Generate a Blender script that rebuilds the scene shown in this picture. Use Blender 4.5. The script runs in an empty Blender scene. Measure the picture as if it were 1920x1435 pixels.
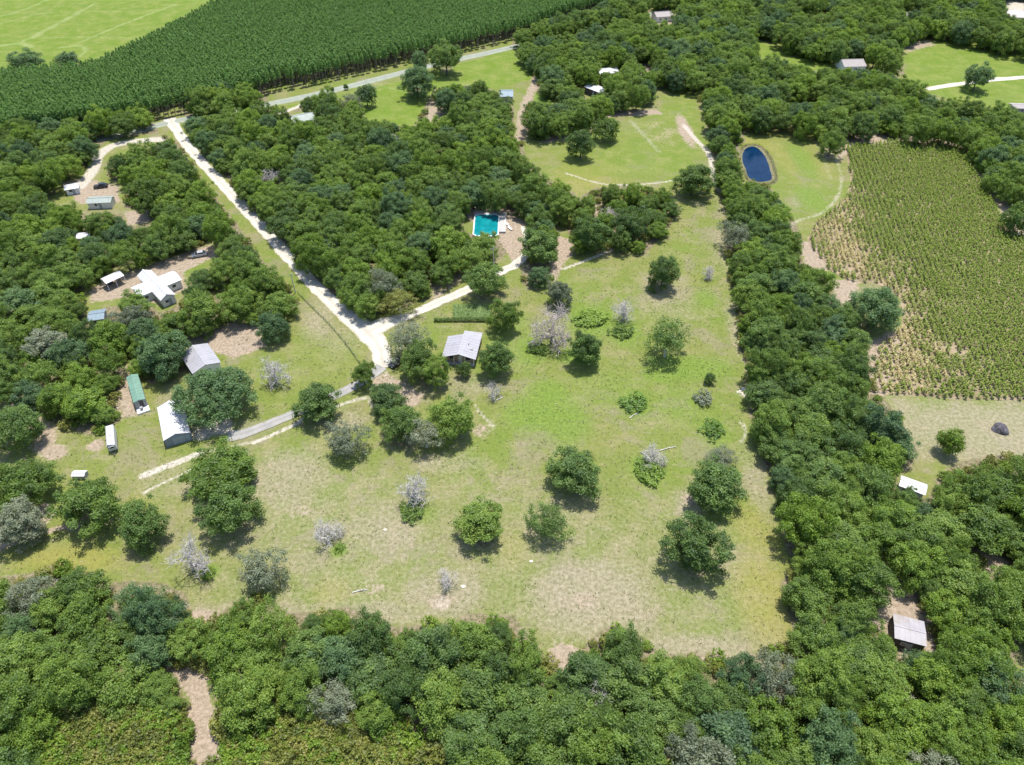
import bpy, bmesh, math, random
import numpy as np
from mathutils import Vector, Matrix

random.seed(7)
rng = np.random.default_rng(11)
scene = bpy.context.scene
COL = scene.collection
R = math.radians

# ------------------------------------------------------------------ camera
CAM_H, PITCH, FPX = 120.0, R(43.0), 1354.0
cam_data = bpy.data.cameras.new('camera')
cam_data.sensor_width = 36.0
cam_data.lens = FPX / 1920.0 * 36.0
cam_data.clip_end = 9000.0
cam = bpy.data.objects.new('camera', cam_data)
COL.objects.link(cam)
cam.location = (0, 0, CAM_H)
cam.rotation_euler = (math.pi / 2 - PITCH, 0, 0)
scene.camera = cam

# ------------------------------------------------------------------ sky, sun, exposure
SUN_EL, SUN_AZ = R(76.0), R(20.0)          # beyond the scene, a little to the right
world = bpy.data.worlds.new('World')
scene.world = world
world.use_nodes = True
wn = world.node_tree
for n in list(wn.nodes):
    wn.nodes.remove(n)
sky = wn.nodes.new('ShaderNodeTexSky')
sky.sky_type = 'NISHITA'
sky.sun_disc = False
sky.sun_elevation = SUN_EL
sky.sun_rotation = SUN_AZ
sky.air_density = 1.0
sky.dust_density = 1.2
bg = wn.nodes.new('ShaderNodeBackground')
bg.inputs['Strength'].default_value = 0.15
wo = wn.nodes.new('ShaderNodeOutputWorld')
wn.links.new(sky.outputs[0], bg.inputs['Color'])
wn.links.new(bg.outputs[0], wo.inputs['Surface'])
sun_data = bpy.data.lights.new('sun', 'SUN')
sun_data.energy = 3.9
sun_data.angle = R(0.53)
sun_data.color = (1.0, 0.955, 0.88)
sun = bpy.data.objects.new('sun', sun_data)
COL.objects.link(sun)
sd = Vector((math.sin(SUN_AZ) * math.cos(SUN_EL), math.cos(SUN_AZ) * math.cos(SUN_EL), math.sin(SUN_EL)))
sun.rotation_euler = sd.to_track_quat('Z', 'Y').to_euler()
sun.location = (60, 200, 260)
vs = scene.view_settings
vs.view_transform = 'Standard'
vs.look = 'None'
vs.gamma = 1.0
vs.use_curve_mapping = False
vs.exposure = 0.75
scene.render.film_transparent = False
scene.cycles.max_bounces = 6
scene.cycles.diffuse_bounces = 3
scene.cycles.transmission_bounces = 4
scene.cycles.transparent_max_bounces = 4

# ------------------------------------------------------------------ surveying helpers
def G(u, v, z=0.0):
    """point of the plane at height z that was surveyed at photo position (u, v)"""
    x = (u - 960.0) / FPX
    y = -(v - 717.5) / FPX
    dy = y * math.sin(PITCH) + math.cos(PITCH)
    dz = y * math.cos(PITCH) - math.sin(PITCH)
    t = (z - CAM_H) / dz
    return np.array((x * t, dy * t))

def project(p):
    """photo position of world points (n,3)"""
    p = np.asarray(p, float)
    d = p[..., 1] * math.cos(PITCH) - (p[..., 2] - CAM_H) * math.sin(PITCH)
    yy = p[..., 1] * math.sin(PITCH) + (p[..., 2] - CAM_H) * math.cos(PITCH)
    return 960 + FPX * p[..., 0] / d, 717.5 - FPX * yy / d, d

def depth_of(u, v, z=0.0):
    x, y = G(u, v, z)
    return y * math.cos(PITCH) - (z - CAM_H) * math.sin(PITCH)

def ppm(u, v, z=0.0):
    return FPX / depth_of(u, v, z)

def poly(pts, z=0.0):
    return np.array([G(u, v, z) for u, v in pts])

def sdf_poly(P, V):
    """signed distance of points P (n,2) to polygon V (m,2); positive inside"""
    n = len(V)
    d = np.full(len(P), 1e18)
    inside = np.zeros(len(P), bool)
    for i in range(n):
        a, b = V[i], V[(i + 1) % n]
        e = b - a
        w = P - a
        t = np.clip((w @ e) / max(e @ e, 1e-9), 0, 1)
        q = w - t[:, None] * e
        d = np.minimum(d, (q * q).sum(1))
        c = (a[1] > P[:, 1]) != (b[1] > P[:, 1])
        with np.errstate(divide='ignore', invalid='ignore'):
            xi = (b[0] - a[0]) * (P[:, 1] - a[1]) / (b[1] - a[1]) + a[0]
        inside ^= c & (P[:, 0] < xi)
    d = np.sqrt(d)
    return np.where(inside, d, -d)

def dist_line(P, L):
    d = np.full(len(P), 1e18)
    for i in range(len(L) - 1):
        a, b = L[i], L[i + 1]
        e = b - a
        w = P - a
        t = np.clip((w @ e) / max(e @ e, 1e-9), 0, 1)
        q = w - t[:, None] * e
        d = np.minimum(d, (q * q).sum(1))
    return np.sqrt(d)

def smooth(x, a, b):
    t = np.clip((x - a) / (b - a), 0, 1)
    return t * t * (3 - 2 * t)

def spline(pts, step):
    """Catmull-Rom through pts (n,k), resampled about every step"""
    pts = np.asarray(pts, float)
    P = np.vstack([2 * pts[0] - pts[1], pts, 2 * pts[-1] - pts[-2]])
    out = []
    for i in range(1, len(P) - 2):
        n = max(1, int(np.linalg.norm((P[i + 1] - P[i])[:2]) / step))
        for j in range(n):
            t = j / n
            out.append(0.5 * (2 * P[i] + (P[i + 1] - P[i - 1]) * t
                              + (2 * P[i - 1] - 5 * P[i] + 4 * P[i + 1] - P[i + 2]) * t * t
                              + (3 * P[i] - P[i - 1] - 3 * P[i + 1] + P[i + 2]) * t ** 3))
    out.append(pts[-1])
    return np.array(out)

# ------------------------------------------------------------------ object helpers
def mesh_from(name, verts, faces, attrs=None):
    me = bpy.data.meshes.new(name)
    me.from_pydata([tuple(v) for v in verts], [], [tuple(f) for f in faces])
    me.update()
    return me

def mesh_np(name, verts, quads=None, tris=None, attrs=None, smooth_shade=False):
    """fast mesh from numpy arrays; attrs: name -> per-vertex floats"""
    me = bpy.data.meshes.new(name)
    verts = np.asarray(verts, np.float32)
    nq = 0 if quads is None else len(quads)
    nt = 0 if tris is None else len(tris)
    idx = []
    if nq: idx.append(np.asarray(quads, np.int32).ravel())
    if nt: idx.append(np.asarray(tris, np.int32).ravel())
    idx = np.concatenate(idx)
    me.vertices.add(len(verts))
    me.vertices.foreach_set('co', verts.ravel())
    me.loops.add(len(idx))
    me.loops.foreach_set('vertex_index', idx)
    me.polygons.add(nq + nt)
    starts = np.concatenate([np.arange(nq, dtype=np.int32) * 4, nq * 4 + np.arange(nt, dtype=np.int32) * 3])
    me.polygons.foreach_set('loop_start', starts)
    if smooth_shade:
        me.polygons.foreach_set('use_smooth', np.ones(nq + nt, bool))
    me.update(calc_edges=True)
    for k, a in (attrs or {}).items():
        at = me.attributes.new(k, 'FLOAT', 'POINT')
        at.data.foreach_set('value', np.asarray(a, np.float32))
    return me

def obj(name, me, mat=None, parent=None, loc=None, rz=0.0, scale=None):
    o = bpy.data.objects.new(name, me)
    COL.objects.link(o)
    if mat is not None and me is not None and len(me.materials) == 0:
        me.materials.append(mat)
    if parent is not None: o.parent = parent
    if loc is not None: o.location = loc
    if rz: o.rotation_euler = (0, 0, rz)
    if scale is not None: o.scale = scale
    return o

def thing(name, label, cat, loc=(0, 0, 0), rz=0.0, group=None):
    o = obj(name, None, loc=loc, rz=rz)
    o['label'] = label
    o['category'] = cat
    if group: o['group'] = group
    return o

def tag(o, label, cat, group=None):
    o['label'] = label
    o['category'] = cat
    if group: o['group'] = group
    return o

class MB:
    """collects boxes, panels and tubes into one mesh"""
    def __init__(s): s.v, s.f = [], []
    def add(s, vs_, fs_):
        k = len(s.v)
        s.v += [tuple(q) for q in vs_]
        s.f += [tuple(k + i for i in f) for f in fs_]
        return s
    def box(s, x0, x1, y0, y1, z0, z1):
        return s.add([(x0, y0, z0), (x1, y0, z0), (x1, y1, z0), (x0, y1, z0), (x0, y0, z1), (x1, y0, z1), (x1, y1, z1), (x0, y1, z1)],
                     [(0, 3, 2, 1), (4, 5, 6, 7), (0, 1, 5, 4), (1, 2, 6, 5), (2, 3, 7, 6), (3, 0, 4, 7)])
    def slab(s, q, t):
        """quad q (4 points, counter-clockwise seen from above) with thickness t below"""
        q = [Vector(p) for p in q]
        n = (q[1] - q[0]).cross(q[2] - q[0]).normalized() * t
        lo = [p - n for p in q]
        return s.add(q + lo, [(0, 1, 2, 3), (7, 6, 5, 4), (1, 0, 4, 5), (2, 1, 5, 6), (3, 2, 6, 7), (0, 3, 7, 4)])
    def prism(s, outline, z0, z1):
        n = len(outline)
        return s.add([(x, y, z0) for x, y in outline] + [(x, y, z1) for x, y in outline],
                     [tuple(range(n))[::-1], tuple(range(n, 2 * n))] + [(i, (i + 1) % n, n + (i + 1) % n, n + i) for i in range(n)])
    def tube(s, p, q, r0, r1, n=6):
        p, q = Vector(p), Vector(q)
        d = (q - p).normalized()
        a = d.orthogonal().normalized()
        b = d.cross(a)
        vs_ = [p + (a * math.cos(2 * math.pi * i / n) + b * math.sin(2 * math.pi * i / n)) * r0 for i in range(n)]
        vs_ += [q + (a * math.cos(2 * math.pi * i / n) + b * math.sin(2 * math.pi * i / n)) * r1 for i in range(n)]
        return s.add(vs_, [(i, (i + 1) % n, n + (i + 1) % n, n + i) for i in range(n)] + [tuple(range(n))[::-1], tuple(range(n, 2 * n))])
    def build(s, name, mat, parent=None, **k):
        return obj(name, mesh_from(name, s.v, s.f), mat, parent, **k)

# ------------------------------------------------------------------ materials
class NT:
    def __init__(s, name):
        s.m = bpy.data.materials.new(name)
        s.m.use_nodes = True
        s.t = s.m.node_tree
        for n in list(s.t.nodes): s.t.nodes.remove(n)
        s.out = s.t.nodes.new('ShaderNodeOutputMaterial')
    def n(s, kind, **kw):
        nd = s.t.nodes.new('ShaderNode' + kind)
        for k, v in kw.items():
            if k in nd.inputs.keys(): s.set(nd.inputs[k], v)
            else: setattr(nd, k, v)
        return nd
    def set(s, sock, v):
        if isinstance(v, bpy.types.NodeSocket): s.t.links.new(v, sock)
        elif isinstance(v, (tuple, list)) and len(v) == 3 and sock.type == 'RGBA': sock.default_value = (*v, 1.0)
        else: sock.default_value = v
    def noise(s, scale, detail=3.0, rough=0.55, vec=None, dist=0.0):
        nd = s.n('TexNoise', Scale=scale, Detail=detail, Roughness=rough, Distortion=dist)
        s.set(nd.inputs['Vector'], vec if vec is not None else s.pos())
        return nd.outputs['Fac']
    def pos(s):
        if not hasattr(s, '_p'): s._p = s.n('NewGeometry').outputs['Position']
        return s._p
    def objpos(s):
        if not hasattr(s, '_o'): s._o = s.n('TexCoord').outputs['Object']
        return s._o
    def attr(s, name):
        return s.n('Attribute', attribute_name=name).outputs['Fac']
    def math(s, op, a, b=0.0, c=None, clamp=False):
        nd = s.n('Math', operation=op, use_clamp=clamp)
        s.set(nd.inputs[0], a); s.set(nd.inputs[1], b)
        if c is not None: s.set(nd.inputs[2], c)
        return nd.outputs[0]
    def ramp(s, x, a, b, lo=0.0, hi=1.0):
        nd = s.n('MapRange', interpolation_type='SMOOTHSTEP')
        s.set(nd.inputs[0], x)
        for i, q in enumerate((a, b, lo, hi)): s.set(nd.inputs[1 + i], q)
        return nd.outputs[0]
    def mix(s, f, a, b, mode='MIX'):
        nd = s.n('Mix', data_type='RGBA', blend_type=mode)
        s.set(nd.inputs[0], f); s.set(nd.inputs[6], a); s.set(nd.inputs[7], b)
        return nd.outputs[2]
    def bump(s, h, strength, dist):
        return s.n('Bump', Height=h, Strength=strength, Distance=dist).outputs[0]
    def principled(s, col, rough, bump=None, **kw):
        p = s.n('BsdfPrincipled', Roughness=rough)
        s.set(p.inputs['Base Color'], col)
        for k, v in kw.items(): s.set(p.inputs[k.replace('_', ' ')], v)
        if bump is not None: s.set(p.inputs['Normal'], bump)
        s.t.links.new(p.outputs[0], s.out.inputs['Surface'])
        return s.m

def leaf_material(name, dark, mid, light, transl=0.40, gloss=0.03):
    s = NT(name)
    rnd = s.n('ObjectInfo').outputs['Random']
    tint = s.attr('tint')
    f = s.math('ADD', s.math('MULTIPLY', tint, 0.75), s.math('MULTIPLY', s.math('SUBTRACT', rnd, 0.5), 0.55))
    f = s.math('ADD', f, s.math('MULTIPLY', s.math('SUBTRACT', s.noise(0.45, 3.0, .7), 0.5), 1.1), clamp=True)
    c = s.mix(s.ramp(f, 0.05, 0.5), dark, mid)
    c = s.mix(s.ramp(f, 0.5, 1.0), c, light)
    d = s.n('BsdfDiffuse', Color=c, Roughness=0.3)
    tr = s.n('BsdfTranslucent', Color=s.mix(0.5, c, (light[0] * 1.25, light[1] * 1.15, light[2] * .6)))
    gl = s.n('BsdfGlossy', Roughness=0.6, Color=(0.75, 0.8, 0.85))
    m1 = s.n('MixShader'); s.set(m1.inputs[0], transl)
    s.t.links.new(d.outputs[0], m1.inputs[1]); s.t.links.new(tr.outputs[0], m1.inputs[2])
    m2 = s.n('MixShader'); s.set(m2.inputs[0], gloss)
    s.t.links.new(m1.outputs[0], m2.inputs[1]); s.t.links.new(gl.outputs[0], m2.inputs[2])
    s.t.links.new(m2.outputs[0], s.out.inputs['Surface'])
    return s.m

def plain(name, col, rough=0.6, var=0.12, scale=1.5, dirt=None, dirt_amount=0.0, bump=0.0, **kw):
    """paint, metal, wood ...: colour with mottling, streaks of dirt and fine relief"""
    s = NT(name)
    p = s.objpos()
    n1 = s.noise(scale, 4.0, 0.6, p)
    c = s.mix(s.ramp(n1, 0.25, 0.75), tuple(x * (1 - var) for x in col), tuple(min(1, x * (1 + var)) for x in col))
    if dirt is not None:
        n2 = s.noise(scale * 0.45, 5.0, 0.7, p, 0.6)
        c = s.mix(s.math('MULTIPLY', s.ramp(n2, 0.48, 0.7), dirt_amount), c, dirt)
    b = s.bump(s.noise(scale * 6, 3.0, 0.6, p), bump, 0.05) if bump else None
    return s.principled(c, rough, b, **kw)

M = {}
M['leaf_dark'] = leaf_material('dark_leaves', (.068, .125, .028), (.130, .218, .042), (.225, .330, .066))
M['leaf_mid'] = leaf_material('green_leaves', (.085, .148, .024), (.165, .262, .036), (.265, .365, .062))
M['leaf_bright'] = leaf_material('bright_leaves', (.098, .170, .018), (.180, .290, .028), (.280, .390, .052))
M['leaf_grey'] = leaf_material('greygreen_leaves', (.125, .155, .085), (.215, .250, .145), (.330, .350, .230), gloss=0.05)
M['leaf_blue'] = leaf_material('bluegreen_leaves', (.062, .120, .046), (.118, .208, .070), (.195, .295, .105))
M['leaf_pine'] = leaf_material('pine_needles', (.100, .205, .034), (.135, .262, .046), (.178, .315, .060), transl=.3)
M['leaf_scrub'] = leaf_material('scrub_leaves', (.120, .150, .030), (.240, .270, .050), (.390, .360, .120))
M['leaf_lime'] = leaf_material('lime_leaves', (.080, .160, .020), (.150, .270, .030), (.270, .400, .060))
M['bark'] = plain('bark', (.115, .092, .075), .9, .35, 3.0, bump=.5)
M['bark_pine'] = plain('pine_bark', (.215, .165, .150), .9, .35, 3.0, bump=.5)
M['bark_pale'] = plain('dead_wood', (.50, .475, .445), .9, .25, 3.0, bump=.3)
M['bark_rose'] = plain('dead_rosy_wood', (.50, .43, .40), .9, .25, 3.0, bump=.3)

# ------------------------------------------------------------------ survey of the place (photo positions)
MAIN_ROAD = [(318, 222), (330, 243), (356, 278), (395, 322), (437, 368), (478, 412), (520, 458), (560, 503), (600, 545), (640, 583), (672, 608), (697, 630), (713, 655), (720, 690)]
MAIN_W = [5.0, 4.1, 4.0, 4.0, 4.0, 4.1, 4.1, 4.2, 4.3, 4.8, 6.0, 6.4, 5.2, 4.4]
SIDE_ROAD = [(690, 622), (722, 607), (760, 594), (800, 577), (838, 560), (872, 545), (905, 528), (940, 510), (968, 495), (986, 478), (990, 455), (983, 425)]
SIDE_W = [6.5, 5.0, 3.4, 3.2, 3.2, 3.2, 3.2, 3.2, 3.2, 3.0, 2.6, 2.4]
ASPHALT = [(716, 688), (690, 709), (650, 732), (600, 754), (552, 776), (500, 797), (452, 815), (425, 818)]
ASPHALT_W = [3.4, 2.9, 2.8, 2.8, 2.8, 2.8, 3.1, 3.8]
COUNTY = [(180, 262), (250, 247), (314, 231), (400, 214), (480, 200), (560, 184), (628, 169), (741, 140), (800, 125), (880, 107), (964, 88), (1060, 64), (1180, 36), (1320, 4)]
FAR_DRIVE = [(1738, 168), (1775, 161), (1820, 155), (1870, 149), (1960, 143)]

WOODS = {
 'bottom': [(-60, 1100), (0, 1092), (70, 1078), (98, 1066), (165, 1080), (182, 1105), (240, 1100), (300, 1102), (338, 1122), (352, 1160), (400, 1170), (440, 1142), (480, 1122), (508, 1138), (532, 1160), (600, 1158), (650, 1146), (700, 1162), (738, 1186), (800, 1182), (858, 1176), (880, 1160), (960, 1166), (990, 1210), (1030, 1252), (1046, 1268), (1066, 1258), (1108, 1212), (1150, 1182), (1192, 1198), (1240, 1240), (1300, 1236), (1360, 1248), (1410, 1240), (1450, 1222), (1510, 1206), (1600, 1230), (1760, 1240), (1990, 1240), (1990, 1640), (-120, 1640)],
 'belt': [(1312, 165), (1326, 230), (1345, 290), (1350, 340), (1368, 380), (1362, 440), (1374, 500), (1384, 560), (1392, 620), (1406, 700), (1410, 760), (1424, 820), (1446, 880), (1478, 960), (1482, 1030), (1502, 1058), (1472, 1100), (1488, 1150), (1506, 1212), (1560, 1260), (1700, 1290), (1990, 1300), (1990, 866), (1860, 862), (1792, 878), (1742, 928), (1684, 925), (1690, 890), (1712, 846), (1684, 800), (1634, 722), (1622, 650), (1604, 600), (1560, 545), (1520, 500), (1500, 450), (1478, 402), (1440, 352), (1392, 345), (1385, 325), (1392, 272), (1385, 180)],
 'right': [(1385, 180), (1392, 234), (1500, 236), (1552, 262), (1590, 250), (1660, 242), (1740, 250), (1802, 262), (1848, 328), (1868, 366), (1990, 378), (1990, 214), (1860, 212), (1800, 202), (1750, 188), (1702, 158), (1640, 138), (1560, 132), (1480, 118), (1420, 100), (1385, 100)],
 'far': [(962, 66), (1040, 38), (1140, 10), (1240, -40), (1990, -40), (1990, 96), (1868, 86), (1800, 66), (1740, 58), (1700, 72), (1682, 100), (1692, 140), (1660, 120), (1600, 98), (1560, 102), (1500, 98), (1450, 80), (1424, 68), (1408, 110), (1400, 180), (1312, 158), (1232, 150), (1222, 186), (1150, 198), (1085, 236), (1010, 250), (978, 240), (972, 200), (1010, 160), (1006, 130), (972, 108)],
 'centre': [(352, 186), (430, 160), (480, 166), (522, 214), (548, 214), (592, 178), (676, 196), (684, 236), (780, 240), (818, 168), (895, 160), (960, 185), (972, 262), (985, 305), (1020, 335), (1070, 362), (1090, 388), (1040, 420), (1044, 470), (1040, 520), (985, 532), (980, 440), (940, 480), (868, 508), (812, 528), (768, 572), (690, 588), (640, 572), (592, 528), (542, 468), (494, 410), (446, 352), (404, 302), (352, 240)],
 'grove': [(1096, 368), (1120, 355), (1180, 348), (1250, 366), (1272, 390), (1245, 432), (1210, 470), (1160, 460), (1120, 470), (1080, 470), (1070, 430), (1090, 380)],
 'left': [(-60, 238), (100, 224), (200, 214), (272, 202), (292, 248), (334, 272), (352, 306), (380, 346), (410, 384), (440, 424), (480, 484), (530, 532), (552, 572), (540, 585), (480, 600), (430, 606), (350, 640), (346, 690), (290, 715), (270, 700), (222, 735), (216, 790), (168, 812), (108, 788), (48, 752), (-60, 738)],
}
HOLES = [  # clearings in the woods, roofs that stay in view, tracks
 [(304, 250), (270, 252), (205, 262), (172, 286), (158, 316), (92, 338), (92, 378), (150, 402), (232, 402), (238, 350), (200, 330), (206, 304), (240, 288), (304, 274)],
 [(232, 392), (278, 388), (284, 420), (232, 428)],
 [(404, 448), (300, 482), (262, 492), (176, 512), (156, 540), (160, 582), (222, 574), (250, 556), (272, 562), (296, 588), (324, 578), (360, 542), (358, 516), (414, 494)],
 [(346, 640), (352, 628), (420, 606), (482, 606), (490, 650), (420, 676), (400, 690), (356, 698)],
 [(238, 668), (256, 690), (274, 728), (232, 745), (226, 700)],
 [(400, 530), (425, 530), (425, 556), (402, 556)],
 [(868, 398), (890, 386), (958, 382), (982, 418), (992, 450), (984, 482), (960, 492), (944, 452), (900, 448), (868, 430)],
 [(545, 212), (592, 204), (600, 232), (545, 236)],
 [(498, 326), (528, 324), (532, 346), (494, 346)],
 [(142, 432), (176, 432), (176, 452), (138, 452)],
 [(160, 582), (196, 580), (198, 606), (158, 606)],
 [(804, 200), (838, 196), (842, 226), (806, 230)],
 [(935, 158), (968, 158), (972, 182), (1004, 140), (1012, 150), (990, 195), (985, 262), (962, 256), (964, 200), (935, 182)],
 [(1000, 172), (1044, 176), (1048, 198), (1000, 200)],
 [(1088, 150), (1135, 156), (1132, 178), (1104, 190), (1085, 170)],
 [(1124, 118), (1162, 118), (1162, 140), (1124, 140)],
 [(1194, 108), (1224, 112), (1218, 142), (1196, 138)],
 [(1220, 2), (1268, 10), (1262, 56), (1220, 48)],
 [(1502, 18), (1560, 22), (1560, 36), (1502, 34)],
 [(1576, 102), (1626, 102), (1628, 132), (1576, 132)],
 [(1420, 60), (1450, 70), (1500, 96), (1560, 112), (1650, 120), (1640, 140), (1560, 138), (1490, 128), (1420, 112)],
 [(1478, 176), (1540, 178), (1536, 200), (1480, 198)],
 [(1886, -10), (1930, -10), (1930, 44), (1884, 40)],
 [(1690, 14), (1712, 14), (1712, 34), (1690, 34)],
 [(1645, 1036), (1668, 1040), (1700, 1092), (1722, 1100), (1752, 1170), (1748, 1216), (1700, 1222), (1672, 1202), (1634, 1170), (1640, 1130), (1680, 1105), (1660, 1078)],
 [(1690, 1262), (1716, 1268), (1712, 1290), (1690, 1288)],
 [(1806, 1004), (1830, 1016), (1880, 1050), (1884, 1072), (1850, 1066)],
 [(1905, 1206), (1930, 1206), (1930, 1268), (1905, 1268)],
 [(1684, 885), (1750, 905), (1742, 936), (1680, 922)],
 [(1500, 462), (1540, 470), (1536, 506), (1506, 502)],
 [(1562, 530), (1606, 528), (1606, 576), (1566, 570)],
 [(1385, 270), (1460, 268), (1466, 350), (1390, 345)],
 [(310, 1250), (380, 1250), (400, 1312), (416, 1348), (430, 1440), (330, 1440), (380, 1350), (345, 1310)],
 [(508, 1306), (530, 1310), (520, 1340), (505, 1396), (478, 1394)],
 [(762, 1338), (800, 1345), (835, 1440), (800, 1440)],
 [(80, 1445), (96, 1376), (200, 1338), (330, 1352), (350, 1445)],
 [(410, 1372), (500, 1368), (560, 1336), (640, 1362), (720, 1368), (802, 1388), (830, 1445), (410, 1445)],
]
CROWN_Z = 5.0
ROADS_Z5 = [(poly(L, CROWN_Z), w) for L, w in ((MAIN_ROAD, 2.6), (SIDE_ROAD, 1.6), (COUNTY, 3.4), (FAR_DRIVE, 2.0))]
HOLES_Z5 = [poly(h, CROWN_Z) for h in HOLES]

CORN = [(1584, 278), (1660, 268), (1740, 264), (1795, 276), (1832, 330), (1866, 392), (1905, 440), (1990, 470), (1990, 752), (1780, 748), (1648, 738), (1636, 712), (1646, 655), (1692, 612), (1690, 560), (1640, 530), (1600, 532), (1556, 508), (1512, 452), (1530, 418), (1588, 368), (1596, 340)]
PINES = [(-120, 142), (0, 132), (60, 128), (180, 116), (262, 76), (332, 40), (408, 0), (520, -58), (640, -110), (1300, -110), (1230, -25), (1130, -4), (1040, 18), (965, 46), (880, 64), (760, 89), (647, 113), (541, 135), (480, 148), (400, 166), (330, 181), (275, 191), (200, 204), (100, 214), (-120, 242)]
NEAR_EDGE = [(1010, 62), (965, 73), (880, 91), (760, 116), (647, 141), (541, 163), (480, 176), (400, 194), (330, 209), (275, 219)]

# ------------------------------------------------------------------ ground
def axis(parts):
    out = [parts[0][0]]
    for a, b, s in parts:
        n = max(1, int(round((b - a) / s)))
        out += list(a + (b - a) * np.arange(1, n + 1) / n)
    return np.array(out)
gx = axis([(-3600, -600, 600), (-600, -330, 18), (-330, -160, 1.7), (-160, -90, 1.1), (-90, 90, .72), (90, 160, 1.1), (160, 330, 1.7), (330, 600, 18), (600, 3600, 600)])
gy = axis([(-1800, -200, 400), (-200, 20, 20), (20, 170, .62), (170, 260, .95), (260, 480, 1.6), (480, 720, 20), (720, 4800, 600)])
X, Y = np.meshgrid(gx, gy)
P = np.stack([X.ravel(), Y.ravel()], 1)
nx, ny = len(gx), len(gy)
ii = (np.arange(ny - 1)[:, None] * nx + np.arange(nx - 1)[None, :]).ravel()
quads = np.stack([ii, ii + 1, ii + nx + 1, ii + nx], 1)

def blob(cx, cy, rx, ry, rot=0.0):
    """soft elliptical patch: 1 at the middle, 0 at the rim (photo position and size)"""
    c = G(cx, cy)
    k = ppm(cx, cy)
    a = math.asin(min(1, CAM_H / math.sqrt(c[1] ** 2 + CAM_H ** 2)))
    d = P - c
    ex, ey = rx / k, ry / (k * math.sin(a))
    q = np.sqrt((d[:, 0] / ex) ** 2 + (d[:, 1] / ey) ** 2)
    return 1 - smooth(q, 0.25, 1.15)
def area(pts, feather):
    s = sdf_poly(P, poly(pts))
    return smooth(s, -feather, feather)
def stroke(pts, w, feather=0.5):
    d = dist_line(P, spline(poly(pts), 3.0))
    return 1 - smooth(d, max(0.0, w / 2 - feather), w / 2 + feather)
def union(*a):
    r = np.zeros(len(P))
    for q in a: r = np.maximum(r, q)
    return r

lush = union(blob(1030, 742, 66, 46), blob(1000, 775, 90, 50), blob(1060, 790, 70, 70) * .9, blob(1130, 720, 120, 70) * .5, blob(1280, 760, 90, 60) * .55, blob(940, 640, 40, 60) * .7, blob(1282, 690, 115, 34), blob(1240, 700, 60, 26), blob(1215, 880, 52, 44), blob(1190, 760, 44, 36), blob(1110, 600, 70, 44), blob(1170, 625, 44, 34), blob(1080, 668, 60, 24), blob(1338, 812, 44, 46) * .8, blob(990, 655, 50, 50) * .8, blob(970, 610, 40, 40) * .6, blob(1340, 690, 50, 34) * .8,
             blob(1505, 300, 30, 44) * .8, blob(1520, 372, 40, 34) * .9, blob(1470, 400, 30, 40) * .6, blob(635, 1032, 24, 20), blob(395, 1072, 26, 22), blob(790, 960, 46, 34) * .7, blob(670, 850, 60, 24) * .5, blob(1325, 560, 34, 30) * .8,
             blob(700, 210, 60, 30) * .5, blob(1560, 1000, 40, 40) * .5, blob(1015, 185, 40, 16))
dry = union(blob(1110, 1120, 190, 110), blob(840, 1110, 130, 70) * .8, blob(720, 990, 120, 80) * .75, blob(540, 900, 120, 90) * .8, blob(470, 1150, 220, 36) * .8, blob(700, 1150, 180, 40) * .8, blob(1300, 1215, 150, 40) * .9, blob(1390, 620, 34, 90) * .75, blob(1370, 480, 50, 80) * .5, blob(1420, 900, 40, 110) * .6, blob(1290, 950, 40, 50) * .8, blob(830, 870, 120, 30) * .6,
            blob(640, 640, 50, 60) * .45, blob(1370, 400, 36, 60) * .6, blob(740, 730, 60, 36) * .7, blob(640, 790, 80, 36) * .7, blob(340, 900, 120, 60) * .5, area([(1670, 750), (1990, 756), (1990, 900), (1700, 850)], 6) * .85, blob(470, 590, 50, 80) * .4, blob(880, 720, 90, 26) * .5, blob(1050, 960, 60, 60) * .6, blob(1250, 560, 90, 70) * .45, blob(600, 600, 50, 60) * .7, area([(300, 900), (560, 860), (900, 880), (1250, 940), (1420, 1000), (1480, 1230), (1000, 1230), (350, 1180)], 14) * .44)
yellow = union(blob(1440, 1130, 90, 130), blob(1420, 1000, 60, 90) * .8, blob(130, 1050, 150, 40), blob(620, 1110, 60, 40) * .7, blob(250, 960, 60, 60) * .5, blob(960, 1030, 50, 60) * .6, blob(1100, 330, 90, 50) * .7, blob(1420, 270, 60, 30) * .7, blob(1470, 300, 26, 60) * .6, blob(1530, 300, 40, 60) * .5, blob(1480, 250, 90, 14) * .6)
bright = union(area([(-120, 150), (0, 140), (190, 120), (420, -4), (700, -160), (-400, -160)], 4), area([(520, 200), (680, 170), (960, 92), (1010, 110), (1000, 150), (940, 165), (860, 175), (820, 220), (760, 260), (680, 250), (640, 210)], 3) * .8, area([(1690, 90), (1800, 66), (1990, 80), (1990, 216), (1800, 204), (1690, 150)], 4) * .62, area([(1000, 262), (1085, 250), (1225, 200), (1240, 160), (1312, 165), (1335, 300), (1340, 350), (1240, 350), (1060, 330)], 4) * .5, area([(1392, 240), (1540, 240), (1590, 360), (1500, 430), (1430, 360)], 4) * .42, area([(1400, 70), (1640, 130), (1560, 150), (1400, 110)], 4) * .7, area([(540, 580), (690, 650), (680, 715), (480, 790), (470, 720), (530, 680)], 4) * .45)
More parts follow.
